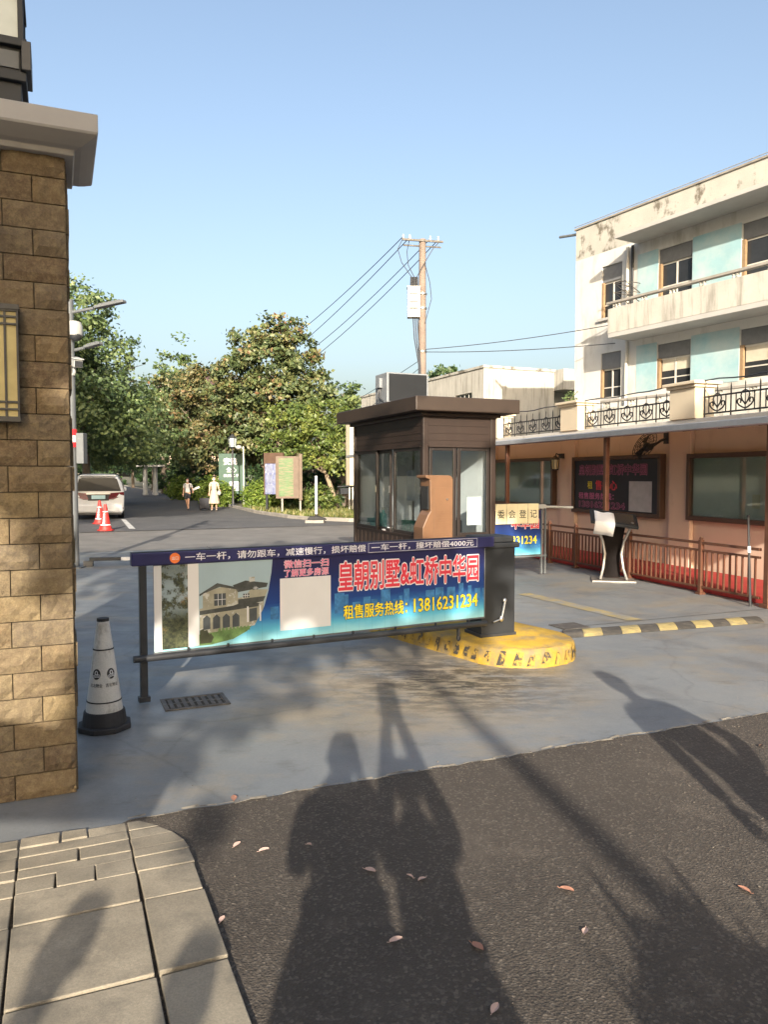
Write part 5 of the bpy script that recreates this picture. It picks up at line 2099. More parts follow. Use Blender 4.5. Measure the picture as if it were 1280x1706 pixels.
GR = 'plane trees along the estate road'
rowL = [(-13.2, 34, 9.7, 4.3), (-16.6, 41, 9.4, 4.4), (-20.5, 48, 11, 3.6), (-24, 57, 10.5, 3.6), (-28.5, 68, 10.5, 3.8), (-34, 82, 10.5, 4)]
labL = ['tallest bright green plane tree behind the stone pillar left of the road', 'second plane tree of the left row, just beyond the tallest one', 'third plane tree of the left row, half hidden in shade',
        'fourth plane tree of the left row far down the road', 'fifth plane tree of the left row near the far end', 'last plane tree of the left row at the far end']
for i, ((x, y, h, w), lb) in enumerate(zip(rowL, labL)):
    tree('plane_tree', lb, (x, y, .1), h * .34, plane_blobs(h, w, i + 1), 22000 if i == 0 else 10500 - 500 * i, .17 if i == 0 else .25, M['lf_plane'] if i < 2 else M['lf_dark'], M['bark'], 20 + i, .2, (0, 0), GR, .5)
rowR = [(-15.0, 57, 11.2, 4.0), (-19.5, 68, 11, 3.8), (-24, 80, 11, 4), (-32, 98, 11.5, 4.4)]
labR = ['plane tree right of the road behind the brownish tree', 'second plane tree of the right row down the road', 'third plane tree of the right row near the far end', 'last plane tree of the right row at the far end']
for i, ((x, y, h, w), lb) in enumerate(zip(rowR, labR)):
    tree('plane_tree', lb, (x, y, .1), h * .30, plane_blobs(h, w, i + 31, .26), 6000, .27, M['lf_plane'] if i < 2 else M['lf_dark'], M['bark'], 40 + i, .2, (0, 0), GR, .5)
for (x, y, h, w), lb in zip([(-12.1, 20.5, 11.2, 3.2), (-14.2, 26.5, 11.0, 3.0)], ['plane tree hidden behind the stone pillar that shades the minivan', 'plane tree behind the stone pillar beside the minivan']):
    tree('plane_tree', lb, (x, y, .1), h * .34, plane_blobs(h, w, int(y)), 7000, .26, M['lf_plane'], M['bark'], int(y), .2, (0, 0), GR, .5)
# big tree in the centre
tree('loquat_tree', 'tallest tree on the verge with green and rust tinted leaves beside the cables', (-6.0, 41.5, .1), 2.6,
     [(.35, 0, 9.0, 1.3, 1.4, 1.25), (-1.2, .2, 8.6, 1.2, 1.4, 1.0), (1.35, -.2, 8.1, 1.2, 1.3, 1.1), (-.3, -.8, 7.5, 2.0, 1.6, 1.2), (-2.0, 0, 7.0, 1.5, 1.5, 1.1), (1.7, 0, 6.6, 1.5, 1.4, 1.0), (2.4, 0, 6.1, .9, 1.0, 1.1),
      (.3, -.5, 5.9, 2.2, 1.6, 1.0), (-1.9, .2, 5.3, 1.9, 1.6, 1.1), (1.6, 0, 5.0, 1.6, 1.4, .8), (-.6, .3, 4.3, 2.2, 1.6, .9), (-1.8, .3, 3.2, 1.6, 1.2, .8)], 21000, .20, M['lf_mixed'], M['bark'], 61, .2, (.1, 0), None, .36, 8)
tree('camphor_tree', 'brownish broad tree on the verge left of the tallest one', (-9.6, 46.5, .1), 2.4,
     [(-.8, 0, 6.7, 2.2, 1.8, 1.3), (1.4, 0, 6.4, 1.8, 1.6, 1.3), (-2.3, 0, 5.4, 1.7, 1.5, 1.3), (.3, -.4, 5.3, 2.3, 1.6, 1.2), (2.3, 0, 5.0, 1.6, 1.5, 1.2), (-1.2, 0, 4.1, 2.3, 1.6, 1.0), (1.6, 0, 3.8, 1.8, 1.4, .9), (-1.9, .2, 7.7, .6, .6, .7), (-.5, .4, 2.8, 2.2, 1.4, .9)], 18000, .20, M['lf_brown'], M['bark'], 62, .2, (0, 0), None, .4, 7)
tree('bushy_tree', 'mid green tree leaning over the road beyond the brownish tree', (-12.9, 52, .1), 2.4,
     [(-.6, 0, 6.9, 2.2, 1.8, 1.6), (1.0, 0, 5.2, 1.9, 1.6, 1.3), (-2.0, 0, 4.8, 1.8, 1.6, 1.3), (-3.0, 0, 4.0, 1.4, 1.4, 1.0), (.2, 0, 4.0, 2.0, 1.6, .9), (.6, .2, 2.8, 1.8, 1.4, .8)], 14000, .21, M['lf_mixed'], M['bark'], 63, .18, (0, 0), None, .42, 5)
tree('rust_tree', 'small rust coloured tree behind the lamp post and green sign', (-6.6, 43.8, .1), 1.9,
     [(0, 0, 3.8, 1.3, 1.1, 1.1), (1.1, 0, 3.1, 1.1, 1.0, .8), (-1.0, 0, 3.0, 1.0, 1.0, .8)], 2200, .24, M['lf_brown'], M['bark'], 64, .1, (0, 0), None, .3, 3)
# small maple with leaning trunk
tree('maple_tree', 'small yellow green tree with slanting trunk left of the guard booth', (-2.15, 34.8, .1), 1.85,
     [(-.7, 0, 3.2, 1.2, 1.1, .75), (.2, -.1, 2.9, 1.0, 1.0, .6), (-1.9, 0, 3.7, 1.3, 1.1, .75), (-.9, .1, 4.3, 1.5, 1.1, .7), (.5, 0, 3.9, .9, .9, .7), (-2.6, .1, 2.9, 1.1, 1.0, .7), (-1.6, -.2, 2.5, 1.2, 1.0, .5), (-2.2, .2, 4.4, 1.2, 1.0, .5), (-.9, -.5, 2.35, .9, .6, .45), (.1, -.4, 2.3, .7, .6, .4)], 9500, .15, M['lf_maple'], M['bark_pale'], 65, .13, (-.55, 0), None, .3, 7)
# hedges and shrubs
def shrub(name, label, loc, r, n, size, mat, seed, group=None, cl=.12, pr=30):
    t = thing(name, label, 'shrub', loc, 0, group)
    b = MB()
    rg = random.Random(seed)
    for k in range(6):
        a = k * 1.05
        b.tube([(0, 0, 0), (r[0] * .35 * math.cos(a), r[1] * .35 * math.sin(a), r[2] * .5), (r[0] * .6 * math.cos(a), r[1] * .6 * math.sin(a), r[2] * 1.1)], [.03, .02, .008], 5)
    b.build('stems', M['bark'], t, smooth=True)
    rgn = np.random.default_rng(seed)
    leaf_cloud('foliage', [(0, 0, r[2] * .75, r[0] * .93, r[1] * .93, r[2] * .95), (r[0] * .2, 0, r[2] * .6, r[0] * .8, r[1] * .8, r[2] * .9), (-r[0] * .2, .05, r[2] * .55, r[0] * .8, r[1] * .8, r[2] * .85)], n, size, mat, t, seed, cl, .5, per=pr)
    return t
HG = 'clipped round shrubs on the verge'
shrub('round_shrub', 'nearest clipped round shrub, bright green, beside the blue notice board', (-5.7, 36.4, .1), (1.15, .95, .86), 15000, .07, M['lf_hedge'], 71, HG, .06, 9)
shrub('round_shrub', 'broad clipped round shrub behind the walking boy', (-9.4, 43.5, .1), (1.5, 1.0, .95), 14000, .085, M['lf_hedge'], 72, HG, .06, 9)
shrub('round_shrub', 'clipped round shrub directly behind the woman, partly shaded', (-8.75, 40.2, .1), (1.0, .8, .80), 10000, .08, M['lf_hedge'], 73, HG, .06, 9)
shrub('round_shrub', 'farthest clipped round shrub, left of the boy, in shade', (-13.3, 51.5, .1), (1.5, 1.2, .95), 9000, .11, M['lf_hedge'], 74, HG, .06, 9)
shrub('leafy_bush', 'loose green bush between the wooden notice board and the leaning trunk', (-2.9, 33.6, .1), (1.0, .8, .72), 4500, .10, M['lf_maple'], 75)
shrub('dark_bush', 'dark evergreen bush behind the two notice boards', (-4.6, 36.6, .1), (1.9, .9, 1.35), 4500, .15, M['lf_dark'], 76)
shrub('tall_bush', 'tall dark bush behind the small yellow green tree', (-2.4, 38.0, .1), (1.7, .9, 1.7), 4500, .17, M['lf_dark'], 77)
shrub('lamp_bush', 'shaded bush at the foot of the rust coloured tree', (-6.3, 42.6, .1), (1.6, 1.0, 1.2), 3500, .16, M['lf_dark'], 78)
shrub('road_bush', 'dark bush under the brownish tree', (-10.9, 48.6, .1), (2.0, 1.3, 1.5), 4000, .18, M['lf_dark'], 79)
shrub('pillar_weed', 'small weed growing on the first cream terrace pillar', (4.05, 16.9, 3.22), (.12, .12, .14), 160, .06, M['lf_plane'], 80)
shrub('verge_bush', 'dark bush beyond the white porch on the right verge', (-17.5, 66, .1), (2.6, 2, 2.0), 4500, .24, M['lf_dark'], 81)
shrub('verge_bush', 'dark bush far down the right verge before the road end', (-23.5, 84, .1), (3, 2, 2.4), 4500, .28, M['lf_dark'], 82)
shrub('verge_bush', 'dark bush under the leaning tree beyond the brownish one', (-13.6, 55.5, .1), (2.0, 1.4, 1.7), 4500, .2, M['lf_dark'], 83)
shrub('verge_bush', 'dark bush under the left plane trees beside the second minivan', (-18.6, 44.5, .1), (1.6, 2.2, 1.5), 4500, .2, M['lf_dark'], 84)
# far trees showing over the roofs
tree('roof_tree', 'distant green treetop beyond the low white building, left of the air conditioner', (-3.2, 62, .1), 4, [(0, 0, 8.0, 1.6, 1.4, 1.0), (1.0, 0, 7.2, 1.4, 1.2, 1.0), (-1.2, 0, 7.2, 1.4, 1.2, 1.0), (0, 0, 5.6, 2.2, 1.6, 1.2)], 2500, .3, M['lf_plane'], M['bark'], 66, .2)
tree('roof_tree', 'distant treetop peeping over the low white building right of the utility pole', (5.2, 66, .1), 5, [(0, 0, 10.2, 1.8, 1.5, .8), (1.2, 0, 9.3, 1.6, 1.5, .8), (-1, 0, 9.0, 1.6, 1.5, .8)], 1800, .3, M['lf_dark'], M['bark'], 67, .2)
# wood closing the end of the road
o = leaf_cloud('distant_wood', [(-40, 128, 4, 16, 6, 5), (-58, 135, 5, 16, 6, 6), (-30, 112, 4, 8, 5, 4.5), (-70, 120, 5, 14, 6, 6), (-18, 95, 3.5, 7, 4, 4), (-10, 75, 3, 5, 4, 3.2), (-44, 90, 4, 6, 6, 4.5), (-30, 62, 3.5, 4, 6, 4)], 16000, .6, M['lf_dark'], None, 91, .9)
struct(o, 'stuff')
# grass on the verge
def grass():
    rg = random.Random(17)
    b = MB()
    pts = []
    # band along the kerb
    for k in range(9000):
        f = rg.random()
        i = min(len(kl) - 4, int(f * 7) + 1)
        p_, q_ = kl[i], kl[i + 1]
        u = rg.random()
        x, y = p_[0] + (q_[0] - p_[0]) * u, p_[1] + (q_[1] - p_[1]) * u
        d = Vector((q_[0] - p_[0], q_[1] - p_[1])).normalized()
        w = .22 + rg.random() ** 1.4 * 4.5
        x += d.y * w
        y += -d.x * w
        if y > 50:
            continue
        h = rg.uniform(.05, .20)
        a = rg.uniform(0, 6.28)
        dx, dy = math.cos(a) * .05, math.sin(a) * .05
        lx, ly = rg.uniform(-.08, .08), rg.uniform(-.08, .08)
        b.add([(x - dx, y - dy, .10), (x + dx, y + dy, .10), (x + lx, y + ly, .11 + h)], [(0, 1, 2)])
    o = b.build('verge_grass', M['grass'], tints=True)
    struct(o, 'stuff')
grass()


# ------------------------------------------------------------------ street things in the distance
def signs():
    g = thing('green_signboard', 'dark green upright signboard with white characters behind the woman', 'sign', (-8.9, 41.4, .1), 0)
    MB().box(0, 0, .55, 1.42, .10, 2.72).build('board', M['signboard_green'], g, bevel=.01)
    for x in (.1, 1.28):
        MB().box(x, .02, 0, x + .06, .08, .549).build('leg', M['dark_metal'], g)
    y = -.004
    lettering('sign_words', '安民', M['white'], g, .28, 1.0, 2.12, 2.48, y, .04)
    lettering('sign_words', '全心', M['white'], g, .42, .95, 1.72, 2.0, y, .012)
    lettering('sign_words', '西西二手', M['letter_white'], g, .26, 1.1, 1.46, 1.62, y, .01)
    b = MB()
    pts = [(.62 + .06 * math.cos(a) + (.40 if math.cos(a) > 0 else 0), y, .78 + .06 * math.sin(a) + (.38 if math.sin(a) > 0 else 0)) for a in [i * math.pi / 8 + .1 for i in range(16)]]
    b.poly(pts)
    b.build('logo_square', M['white'], g)
    b = MB()
    for i in range(20):
        a0, a1 = i * 2 * math.pi / 20, (i + 1) * 2 * math.pi / 20
        if i in (3, 4):
            continue
        b.poly([(.86 + r_ * math.cos(a), y - .002, 1.0 + r_ * math.sin(a)) for r_, a in ((.10, a0), (.15, a0), (.15, a1), (.10, a1))])
    b.build('logo_ring', M['signboard_green'], g)
    bl = thing('blue_notice_board', 'weathered blue and grey notice board in shade left of the wooden one', 'notice board', (-5.05, 32.6, .1), -16)
    MB().box(0, 0, .75, .80, .10, 2.05).build('board', M['notice_blue'], bl, bevel=.01)
    b = MB()
    b.box(-.04, -.02, 2.05, .84, .12, 2.50)
    b.box(-.05, -.01, .70, -.001, .11, 2.049)
    b.box(.801, -.01, .70, .85, .11, 2.049)
    b.build('frame', M['cabinet_brown'], bl)
    for x in (.02, .70):
        MB().box(x, .02, 0, x + .09, .09, .74).build('leg', M['dark_metal'], bl)
    b = MB()
    for k in range(6):
        b.box(.06 + (k % 2) * .36, -.006, .82 + (k // 2) * .42, .36 + (k % 2) * .36, -.001, 1.16 + (k // 2) * .42)
    b.build('posted_sheets', pm('faded_sheets', (.17, .19, .27), .7, var=.3, scale=6), bl)
    w = thing('wooden_notice_board', 'brown wooden notice board with faded green text on two legs', 'notice board', (-4.35, 30.9, .1), 12)
    MB().box(0, 0, .62, .92, .10, 2.32).build('board', M['board_wood'], w, bevel=.008)
    MB().box(.12, -.012, .70, .70, -.001, 2.24).build('text_panel', M['notice_green'], w)
    b = MB()
    for i in range(18):
        b.box(.16, -.017, .76 + i * .08, .45 + .2 * random.random(), -.0125, .785 + i * .08)
    b.build('text_lines', pm('faded_text', (.11, .17, .09), .7), w)
    MB().box(.922, -.06, .55, 1.06, .16, 2.42).build('side_board', M['board_wood'], w, bevel=.01)
    for x in (.22, .95):
        MB().box(x, .02, 0, x + .07, .08, .619).build('leg', M['kerb'], w)
    # marker post on a rubber foot
    m_ = thing('marker_post', 'white marker post on a heavy black foot at the verge kerb', 'marker post', (-2.35, 26.6, .012), 0)
    MB().tube([(0, 0, .25), (0, 0, 1.62)], .045, 12).build('post', M['white'], m_, smooth=True)
    MB().tube([(0, 0, .16), (0, 0, .30)], .05, 12).build('socket', M['black_rubber'], m_, smooth=True)
    b = MB().prism([(-.30, .10), (.36, .10), (.30, .15), (.10, .22), (-.24, .22)], -.2, .2, 'y')
    b.build('rubber_foot', M['black_rubber'], m_, bevel=.02)
    MB().box(-.36, -.28, 0, .28, .26, .0995).build('concrete_block', M['kerb'], m_, bevel=.01)
    # lamp post with glass lanterns
    l = thing('garden_lamp_post', 'dark garden lamp post with a pale lantern in front of the green signboard', 'lamp post', (-7.65, 38.9, .1), 0)
    b = MB().tube([(0, 0, 0), (0, 0, .5), (0, 0, 2.9)], [.09, .05, .04], 10)
    b.lathe([(.14, 0), (.12, .08), (.09, .12)], 12)
    b.build('post', M['dark_metal'], l, smooth=True)
    b = MB()
    b.lathe([(.05, 2.9), (.16, 2.96), (.17, 2.98)], 6)
    b.lathe([(.24, 3.42), (.12, 3.54), (.03, 3.62)], 6)
    for k in range(6):
        a = k * math.pi / 3
        b.tube([(.165 * math.cos(a), .165 * math.sin(a), 2.98), (.22 * math.cos(a), .22 * math.sin(a), 3.42)], .012, 5)
    b.build('lantern_frame', M['dark_metal'], l)
    MB().lathe([(.15, 2.98), (.205, 3.42)], 6).build('lantern_glass', M['lamp_clear'], l)
    s = thing('slim_post', 'slim pale post with small round lamp right of the green signboard', 'post', (-7.05, 38.6, .1), 0)
    MB().tube([(0, 0, 0), (0, 0, 3.0)], .035, 10).build('post', M['box_white'], s, smooth=True)
    MB().ell((-.24, 0, 2.95), (.16, .14, .11)).build('lamp_globe', M['white_plastic'], s, smooth=True)
    b = MB().tube([(0, 0, 2.9), (-.2, 0, 2.95)], .015, 6)
    b.build('arm', M['box_white'], s)
    # little porch with white columns down the road
    pch = thing('white_porch', 'small flat roofed porch on white columns among the trees down the road', 'porch', (-18.6, 60, .1), 20)
    for x, y in ((0, 0), (.75, 0), (0, 1.4), (.75, 1.4)):
        MB().lathe([(.19, 0), (.19, .15), (.15, .2), (.14, 2.1), (.19, 2.2)], 14, (x, y)).build('column', M['wall_white'], pch, smooth=True)
    MB().box(-.7, -.5, 2.21, 1.4, 1.9, 2.36).build('roof', M['wall_white'], pch, bevel=.01)
    # house with brown roof beyond
    h = thing('tiled_house', 'distant house with brown tiled roof showing between the treetops', 'house', (-24.5, 84, 0), 10)
    MB().box(0, 0, 0, 8, 8, 11.0).build('wall', M['peach'], h)
    b = MB()
    b.add([(-.6, -.6, 11.0), (8.6, -.6, 11.0), (8.6, 8.6, 11.0), (-.6, 8.6, 11.0), (2.2, 4, 13.3), (5.8, 4, 13.3)], [(0, 1, 5, 4), (1, 2, 5), (2, 3, 4, 5), (3, 0, 4), (3, 2, 1, 0)])
    b.build('roof', M['roof_tile'], h)
    b = MB()
    for x in (1, 3.4, 5.8):
        b.box(x, -.05, 8.6, x + 1.3, -.003, 10.2)
    b.build('window', M['glass_dark'], h)
    # white pillars (gateposts) at the far left
    for i, (x, y) in enumerate(((-19.6, 48.5), (-21.4, 52.5), (-22.6, 55.5))):
        o = MB().box(-.14, -.14, 0, .14, .14, 2.1)
        o.box(-.18, -.18, 2.1, .18, .18, 2.2)
        ob = o.build('white_gatepost', M['wall_white'], bevel=.01)
        ob.location = (x, y, .1)
        tag(ob, ['nearest white gatepost glimpsed above the minivan roof', 'middle white gatepost glimpsed above the minivan roof', 'farthest white gatepost glimpsed above the minivan roof'][i], 'gatepost', 'white gateposts behind the minivan')
signs()

# low striped bar lying at the far left of the apron
b = thing('striped_bar', 'low black and white striped bar across the lane left of the barrier', 'barrier arm', (-5.35, 13.9, 0), 10)
for i in range(4):
    MB().box(i * .55, -.03, .1, i * .55 + .548, .03, .16).build('dark_section' if i % 2 == 0 else 'white_section', M['charcoal'] if i % 2 == 0 else M['white'], b, bevel=.004)
MB().box(-.1, -.06, 0, .06, .06, .099).build('foot', M['dark_metal'], b)
bb = MB().box(2.0, -.05, 0, 2.1, .05, .099)
bb.build('foot', M['dark_metal'], b)


# ------------------------------------------------------------------ vehicles
def minivan(label, loc, rz):
    """rear of the body at local y=0, nose towards +y"""
    t = thing('minivan', label, 'minivan', loc, rz)
    W = .92
    # cross sections (y, half width at sill, half width at belt, half width at roof, belt z, roof z)
    secs = [(-.02, .80, .80, .60, .80, .86), (.02, .88, .90, .64, 1.0, 1.46), (.10, .90, .91, .68, 1.02, 1.62), (.35, .91, .92, .70, 1.03, 1.67), (1.2, .91, .92, .71, 1.02, 1.69), (2.4, .91, .92, .71, 1.0, 1.66),
            (3.1, .91, .92, .68, .98, 1.50), (3.75, .91, .91, .70, .98, 1.06), (4.4, .89, .88, .68, .84, .92), (4.75, .80, .76, .60, .62, .70), (4.82, .70, .66, .5, .5, .55)]
    b = MB()
    vs, fs = [], []
    for y, a, c, r_, zb, zr in secs:
        ring = [(-a * .92, .22), (-a, .34), (-a - .01, .62), (-c, zb), (-(c + r_) / 2 - .02, (zb + zr) / 2 + .03), (-r_, zr - .05), (-r_ * .8, zr), (0, zr + .015),
                (r_ * .8, zr), (r_, zr - .05), ((c + r_) / 2 + .02, (zb + zr) / 2 + .03), (c, zb), (a + .01, .62), (a, .34), (a * .92, .22)]
        vs += [(x, y, z) for x, z in ring]
    n = 15
    for i in range(len(secs) - 1):
        for k in range(n):
            k2 = (k + 1) % n
            fs.append((i * n + k, i * n + k2, (i + 1) * n + k2, (i + 1) * n + k))
    fs.append(tuple(range(n)))
    fs.append(tuple((len(secs) - 1) * n + k for k in range(n - 1, -1, -1)))
    b.add(vs, fs)
    bd = b.build('body', M['car_white'], t, smooth=True)
    # rear window
    def panel(nm, pts, mat, th=.012, par=t):
        m_ = MB()
        k = len(pts)
        vs = [Vector(p_) for p_ in pts]
        nrm = (vs[1] - vs[0]).cross(vs[2] - vs[0]).normalized()
        m_.add([v + nrm * th for v in vs] + [v - nrm * .03 for v in vs], [tuple(range(k)), tuple(range(2 * k - 1, k - 1, -1))] + [(i, k + i, k + (i + 1) % k, (i + 1) % k) for i in range(k)])
        return m_.build(nm, mat, par, bevel=.004)
    panel('rear_window', [(-.80, -.045, 1.06), (.80, -.045, 1.06), (.66, .0, 1.50), (.55, .012, 1.545), (-.55, .012, 1.545), (-.66, .0, 1.50)], M['car_glass'], .012)
    MB().box(-.62, -.05, 1.60, .62, .22, 1.65).build('roof_spoiler', M['car_white'], t, bevel=.015)
    for s in (-1, 1):
        pts = [(s * .905, .02, 1.02), (s * .905, .02, .90), (s * .52, -.035, .74), (s * .34, -.035, .74), (s * .42, -.03, .98)]
        panel('tail_light', pts if s < 0 else pts[::-1], M['tail_red'], .014)
        for z in (.40,):
            MB().box(s * .72 - .16, -.045, z, s * .72 + .16, -.015, z + .03).build('reflector', M['tail_red'], t)
    MB().prism([(-.46, .96), (.46, .96), (.36, .70), (-.36, .70)], -.038, .0, 'y').build('plate_recess', M['charcoal'], t)
    MB().box(-.24, -.05, .76, .24, -.039, .90).build('licence_plate', M['plate'], t, bevel=.003)
    MB().box(-.42, -.055, .935, .42, -.036, .965).build('chrome_strip', M['steel'], t)
    MB().box(-.86, -.06, .26, .86, .12, .56).build('bumper', M['car_white'], t, bevel=.05)
    MB().box(-.80, -.04, .17, .80, .1, .255).build('bumper_skirt', M['dark_metal'], t, bevel=.01)
    for s in (-1, 1):
        panel('side_window', ([(s * .93, .45, 1.06), (s * .93, 3.2, 1.04), (s * .80, 2.7, 1.45), (s * .80, .55, 1.52)] if s > 0 else [(s * .93, .45, 1.06), (s * .80, .55, 1.52), (s * .80, 2.7, 1.45), (s * .93, 3.2, 1.04)]), M['car_glass'], .012)
        for y in (.95, 3.85):
            w = MB()
            ri = MB()
            for rr, m2, x0, x1 in ((.33, w, .70, .915), (.20, ri, .80, .925)):
                pts = [(rr * math.cos(i * math.pi / 14), rr * math.sin(i * math.pi / 14)) for i in range(28)]
                m2.prism([(y + p_[0], .33 + p_[1]) for p_ in pts], s * x0, s * x1, 'x')
            wo = w.build('wheel', M['black_rubber'], t, bevel=.03)
            ri.build('rim', M['steel'], wo)
        MB().box(s * .98 - .09, 2.95, 1.0, s * .98 + .09, 3.06, 1.16).build('mirror', M['car_white'], t, bevel=.03)
        MB().tube([(s * .70, .5, 1.70), (s * .70, 2.2, 1.71)], .02).build('roof_rail', M['steel'], t, smooth=True)
    MB().box(-.03, .02, 1.52, .03, .0, 1.60) if False else None
    return t
vn = minivan('white minivan parked at the left with its back to the camera', (-10.62, 28.55, .012), 20)
copy_thing(vn, (-14.9, 41.2, .012), 22, 'second white minivan parked further ahead, only its roof showing')
for (x, y, lb) in ((-8.24, 22.68, 'nearer red traffic cone behind the white minivan'), (-9.6, 25.9, 'farther red traffic cone, partly hidden by the nearer one')):
    t = cone('red_traffic_cone', lb, (x, y, .02), 0, .78, .04, .165, (M['cone_red'], M['cone_red']), .24, None, 'red traffic cones behind the minivan')
    b = MB()
    for z0, z1 in ((.16, .185), (.55, .575)):
        r0, r1 = [.165 + (.04 - .165) * (z - .05) / .73 + .004 for z in (z0, z1)]
        b.lathe([(r0, z0), (r1, z1)], 24)
    b.build('pale_band', M['letter_white'], t, smooth=True)
    def on(xx, z, e=.006):
        r_ = .165 + (.04 - .165) * (z - .05) / .73 + e
        a = xx / .12 - math.pi / 2 - .1
        return (r_ * math.cos(a), r_ * math.sin(a), z)
    for k, ch in enumerate('请勿泊车'):
        me = glyph_mesh(ch, .02)
        for v in me.vertices:
            v.co = on((v.co.x - .45) * .075, .45 - k * .085 + v.co.y * .08)
        me.materials.clear()
        me.materials.append(M['letter_white'])
        o = bpy.data.objects.new('cone_words', me)
        C.objects.link(o)
        o.parent = t


# ------------------------------------------------------------------ people
def skin_mesh(verts, edges, radii, sub=2):
    me = bpy.data.meshes.new('limbs')
    me.from_pydata(verts, edges, [])
    o = bpy.data.objects.new('limbs', me)
    C.objects.link(o)
    o.modifiers.new('skin', 'SKIN')
    for i, r_ in enumerate(radii):
        sv = me.skin_vertices[0].data[i]
        sv.radius = r_ if isinstance(r_, tuple) else (r_, r_)
        sv.use_root = (i == 0)
    s = o.modifiers.new('sub', 'SUBSURF')
    s.levels = s.render_levels = sub
    dg = bpy.context.evaluated_depsgraph_get()
    out = bpy.data.meshes.new_from_object(o.evaluated_get(dg))
    bpy.data.objects.remove(o)
    return out


def person(label, loc, rz, h, arms, legs, top, bottom, shoes, hair_long=False, dress=False, mask=True, hair=True):
    """faces local -y. arms: (elbow, hand) for left(+x) and right(-x). legs: (knee, foot) offsets for +x and -x"""
    s = h / 1.70
    t = thing('person', label, 'person', loc, rz)
    V3 = lambda a: (a[0] * s, a[1] * s, a[2] * s)
    v = [(0, 0, .92), (0, .01, 1.08), (0, .015, 1.24), (0, .01, 1.37), (0, 0, 1.47), (0, -.012, 1.56)]
    rad = [(.125, .10), (.115, .085), (.14, .095), (.12, .085), .05, .048]
    e = [(0, 1), (1, 2), (2, 3), (3, 4), (4, 5)]
    hands = []
    for sx, (el, ha) in zip((1, -1), arms):
        i = len(v)
        v += [(sx * .175, .01, 1.36), el, ha]
        rad += [.052, .042, .03]
        e += [(3, i), (i, i + 1), (i + 1, i + 2)]
        hands.append((Vector(el), Vector(ha), sx))
    for sx, (kn, ft) in zip((1, -1), legs):
        i = len(v)
        v += [(sx * .09, 0, .84), kn, ft, (ft[0] + sx * .01, ft[1] - .12, ft[2] - .055)]
        rad += [.085, .058, .04, .034]
        e += [(0, i), (i, i + 1), (i + 1, i + 2), (i + 2, i + 3)]
    me = skin_mesh([V3(a) for a in v], e, [tuple(x * s for x in r_) if isinstance(r_, tuple) else r_ * s for r_ in rad])
    bm = bmesh.new()
    bm.from_mesh(me)
    # head, with nose, lips, ears, then palm and five fingers, all in the same surface
    def ellipsoid(c, r_, u=14, w=10):
        m_ = Matrix.Translation(Vector(c) * s) @ Matrix.Diagonal((r_[0] * s, r_[1] * s, r_[2] * s, 1))
        bmesh.ops.create_uvsphere(bm, u_segments=u, v_segments=w, radius=1, matrix=m_)
    ellipsoid((0, -.02, 1.60), (.076, .092, .112))
    ellipsoid((0, -.045, 1.545), (.055, .06, .058))
    ellipsoid((0, -.112, 1.588), (.014, .018, .022), 8, 6)
    ellipsoid((0, -.103, 1.545), (.026, .010, .010), 8, 6)
    for sx in (-1, 1):
        ellipsoid((sx * .078, -.01, 1.595), (.012, .022, .032), 8, 6)
    for el, ha, sx in hands:
        d = (ha - el).normalized()
        side = d.cross(Vector((0, 1, 0)))
        side = side.normalized() if side.length > .1 else Vector((1, 0, 0))
        nrm = side.cross(d).normalized()
        pc = ha + d * .045
        m_ = Matrix((side, nrm, d)).transposed().to_4x4()
        m_.translation = pc * s
        bmesh.ops.create_uvsphere(bm, u_segments=10, v_segments=8, radius=1, matrix=m_ @ Matrix.Diagonal((.040 * s, .016 * s, .055 * s, 1)))
        def finger(a0, L, dirv, r_):
            tmp = MB()
            a1 = a0 + dirv * L * .5
            a2 = a1 + (dirv * .8 + nrm * .5).normalized() * L * .5
            tmp.tube([a0 * s, a1 * s, a2 * s], [r_ * s, r_ * .9 * s, r_ * .6 * s], 6)
            vm = [bm.verts.new(p_) for p_ in tmp.v]
            for f in tmp.f:
                bm.faces.new([vm[i] for i in f])
        for k, L in enumerate((.065, .078, .072, .056)):
            finger(pc + d * .045 + side * (-.028 + .0187 * k), L, (d + side * (-.08 + .05 * k)).normalized(), .0085)
        finger(pc + side * -.034 - d * .012, .058, (d * .6 - side * .8).normalized(), .010)
    bm.to_mesh(me)
    bm.free()
    me.name = 'body'
    me.materials.clear()
    me.materials.append(M['skin'])
    me.polygons.foreach_set('use_smooth', [True] * len(me.polygons))
    o = bpy.data.objects.new('body', me)
    C.objects.link(o)
    o.parent = t
    # eyes
    b = MB()
    for sx in (-1, 1):
        b.ell((sx * .032 * s, -.100 * s, 1.612 * s), (.013 * s, .008 * s, .008 * s), 8, 6)
    b.build('eyes', M['hair'], t, smooth=True)
    if mask:
        b = MB().ell((0, -.062 * s, 1.555 * s), (.068 * s, .062 * s, .048 * s), 14, 8)
        b.build('face_mask', M['mask'], t, smooth=True)
    b = MB()
    b.ell((0, .004 * s, 1.632 * s), (.088 * s, .098 * s, .095 * s), 16, 10)
    b.ell((0, -.055 * s, 1.685 * s), (.07 * s, .05 * s, .032 * s), 12, 8)
    if hair_long:
        b.ell((0, .06 * s, 1.56 * s), (.075 * s, .055 * s, .12 * s), 12, 8)
    b.build('hair', M['hair'], t, smooth=True)
    # top
    v2 = [(0, .0, .90 if not dress else 1.02), (0, .01, 1.08), (0, .015, 1.24), (0, .01, 1.385)]
    r2 = [(.152, .122), (.142, .108), (.16, .115), (.125, .095)]
    e2 = [(0, 1), (1, 2), (2, 3)]
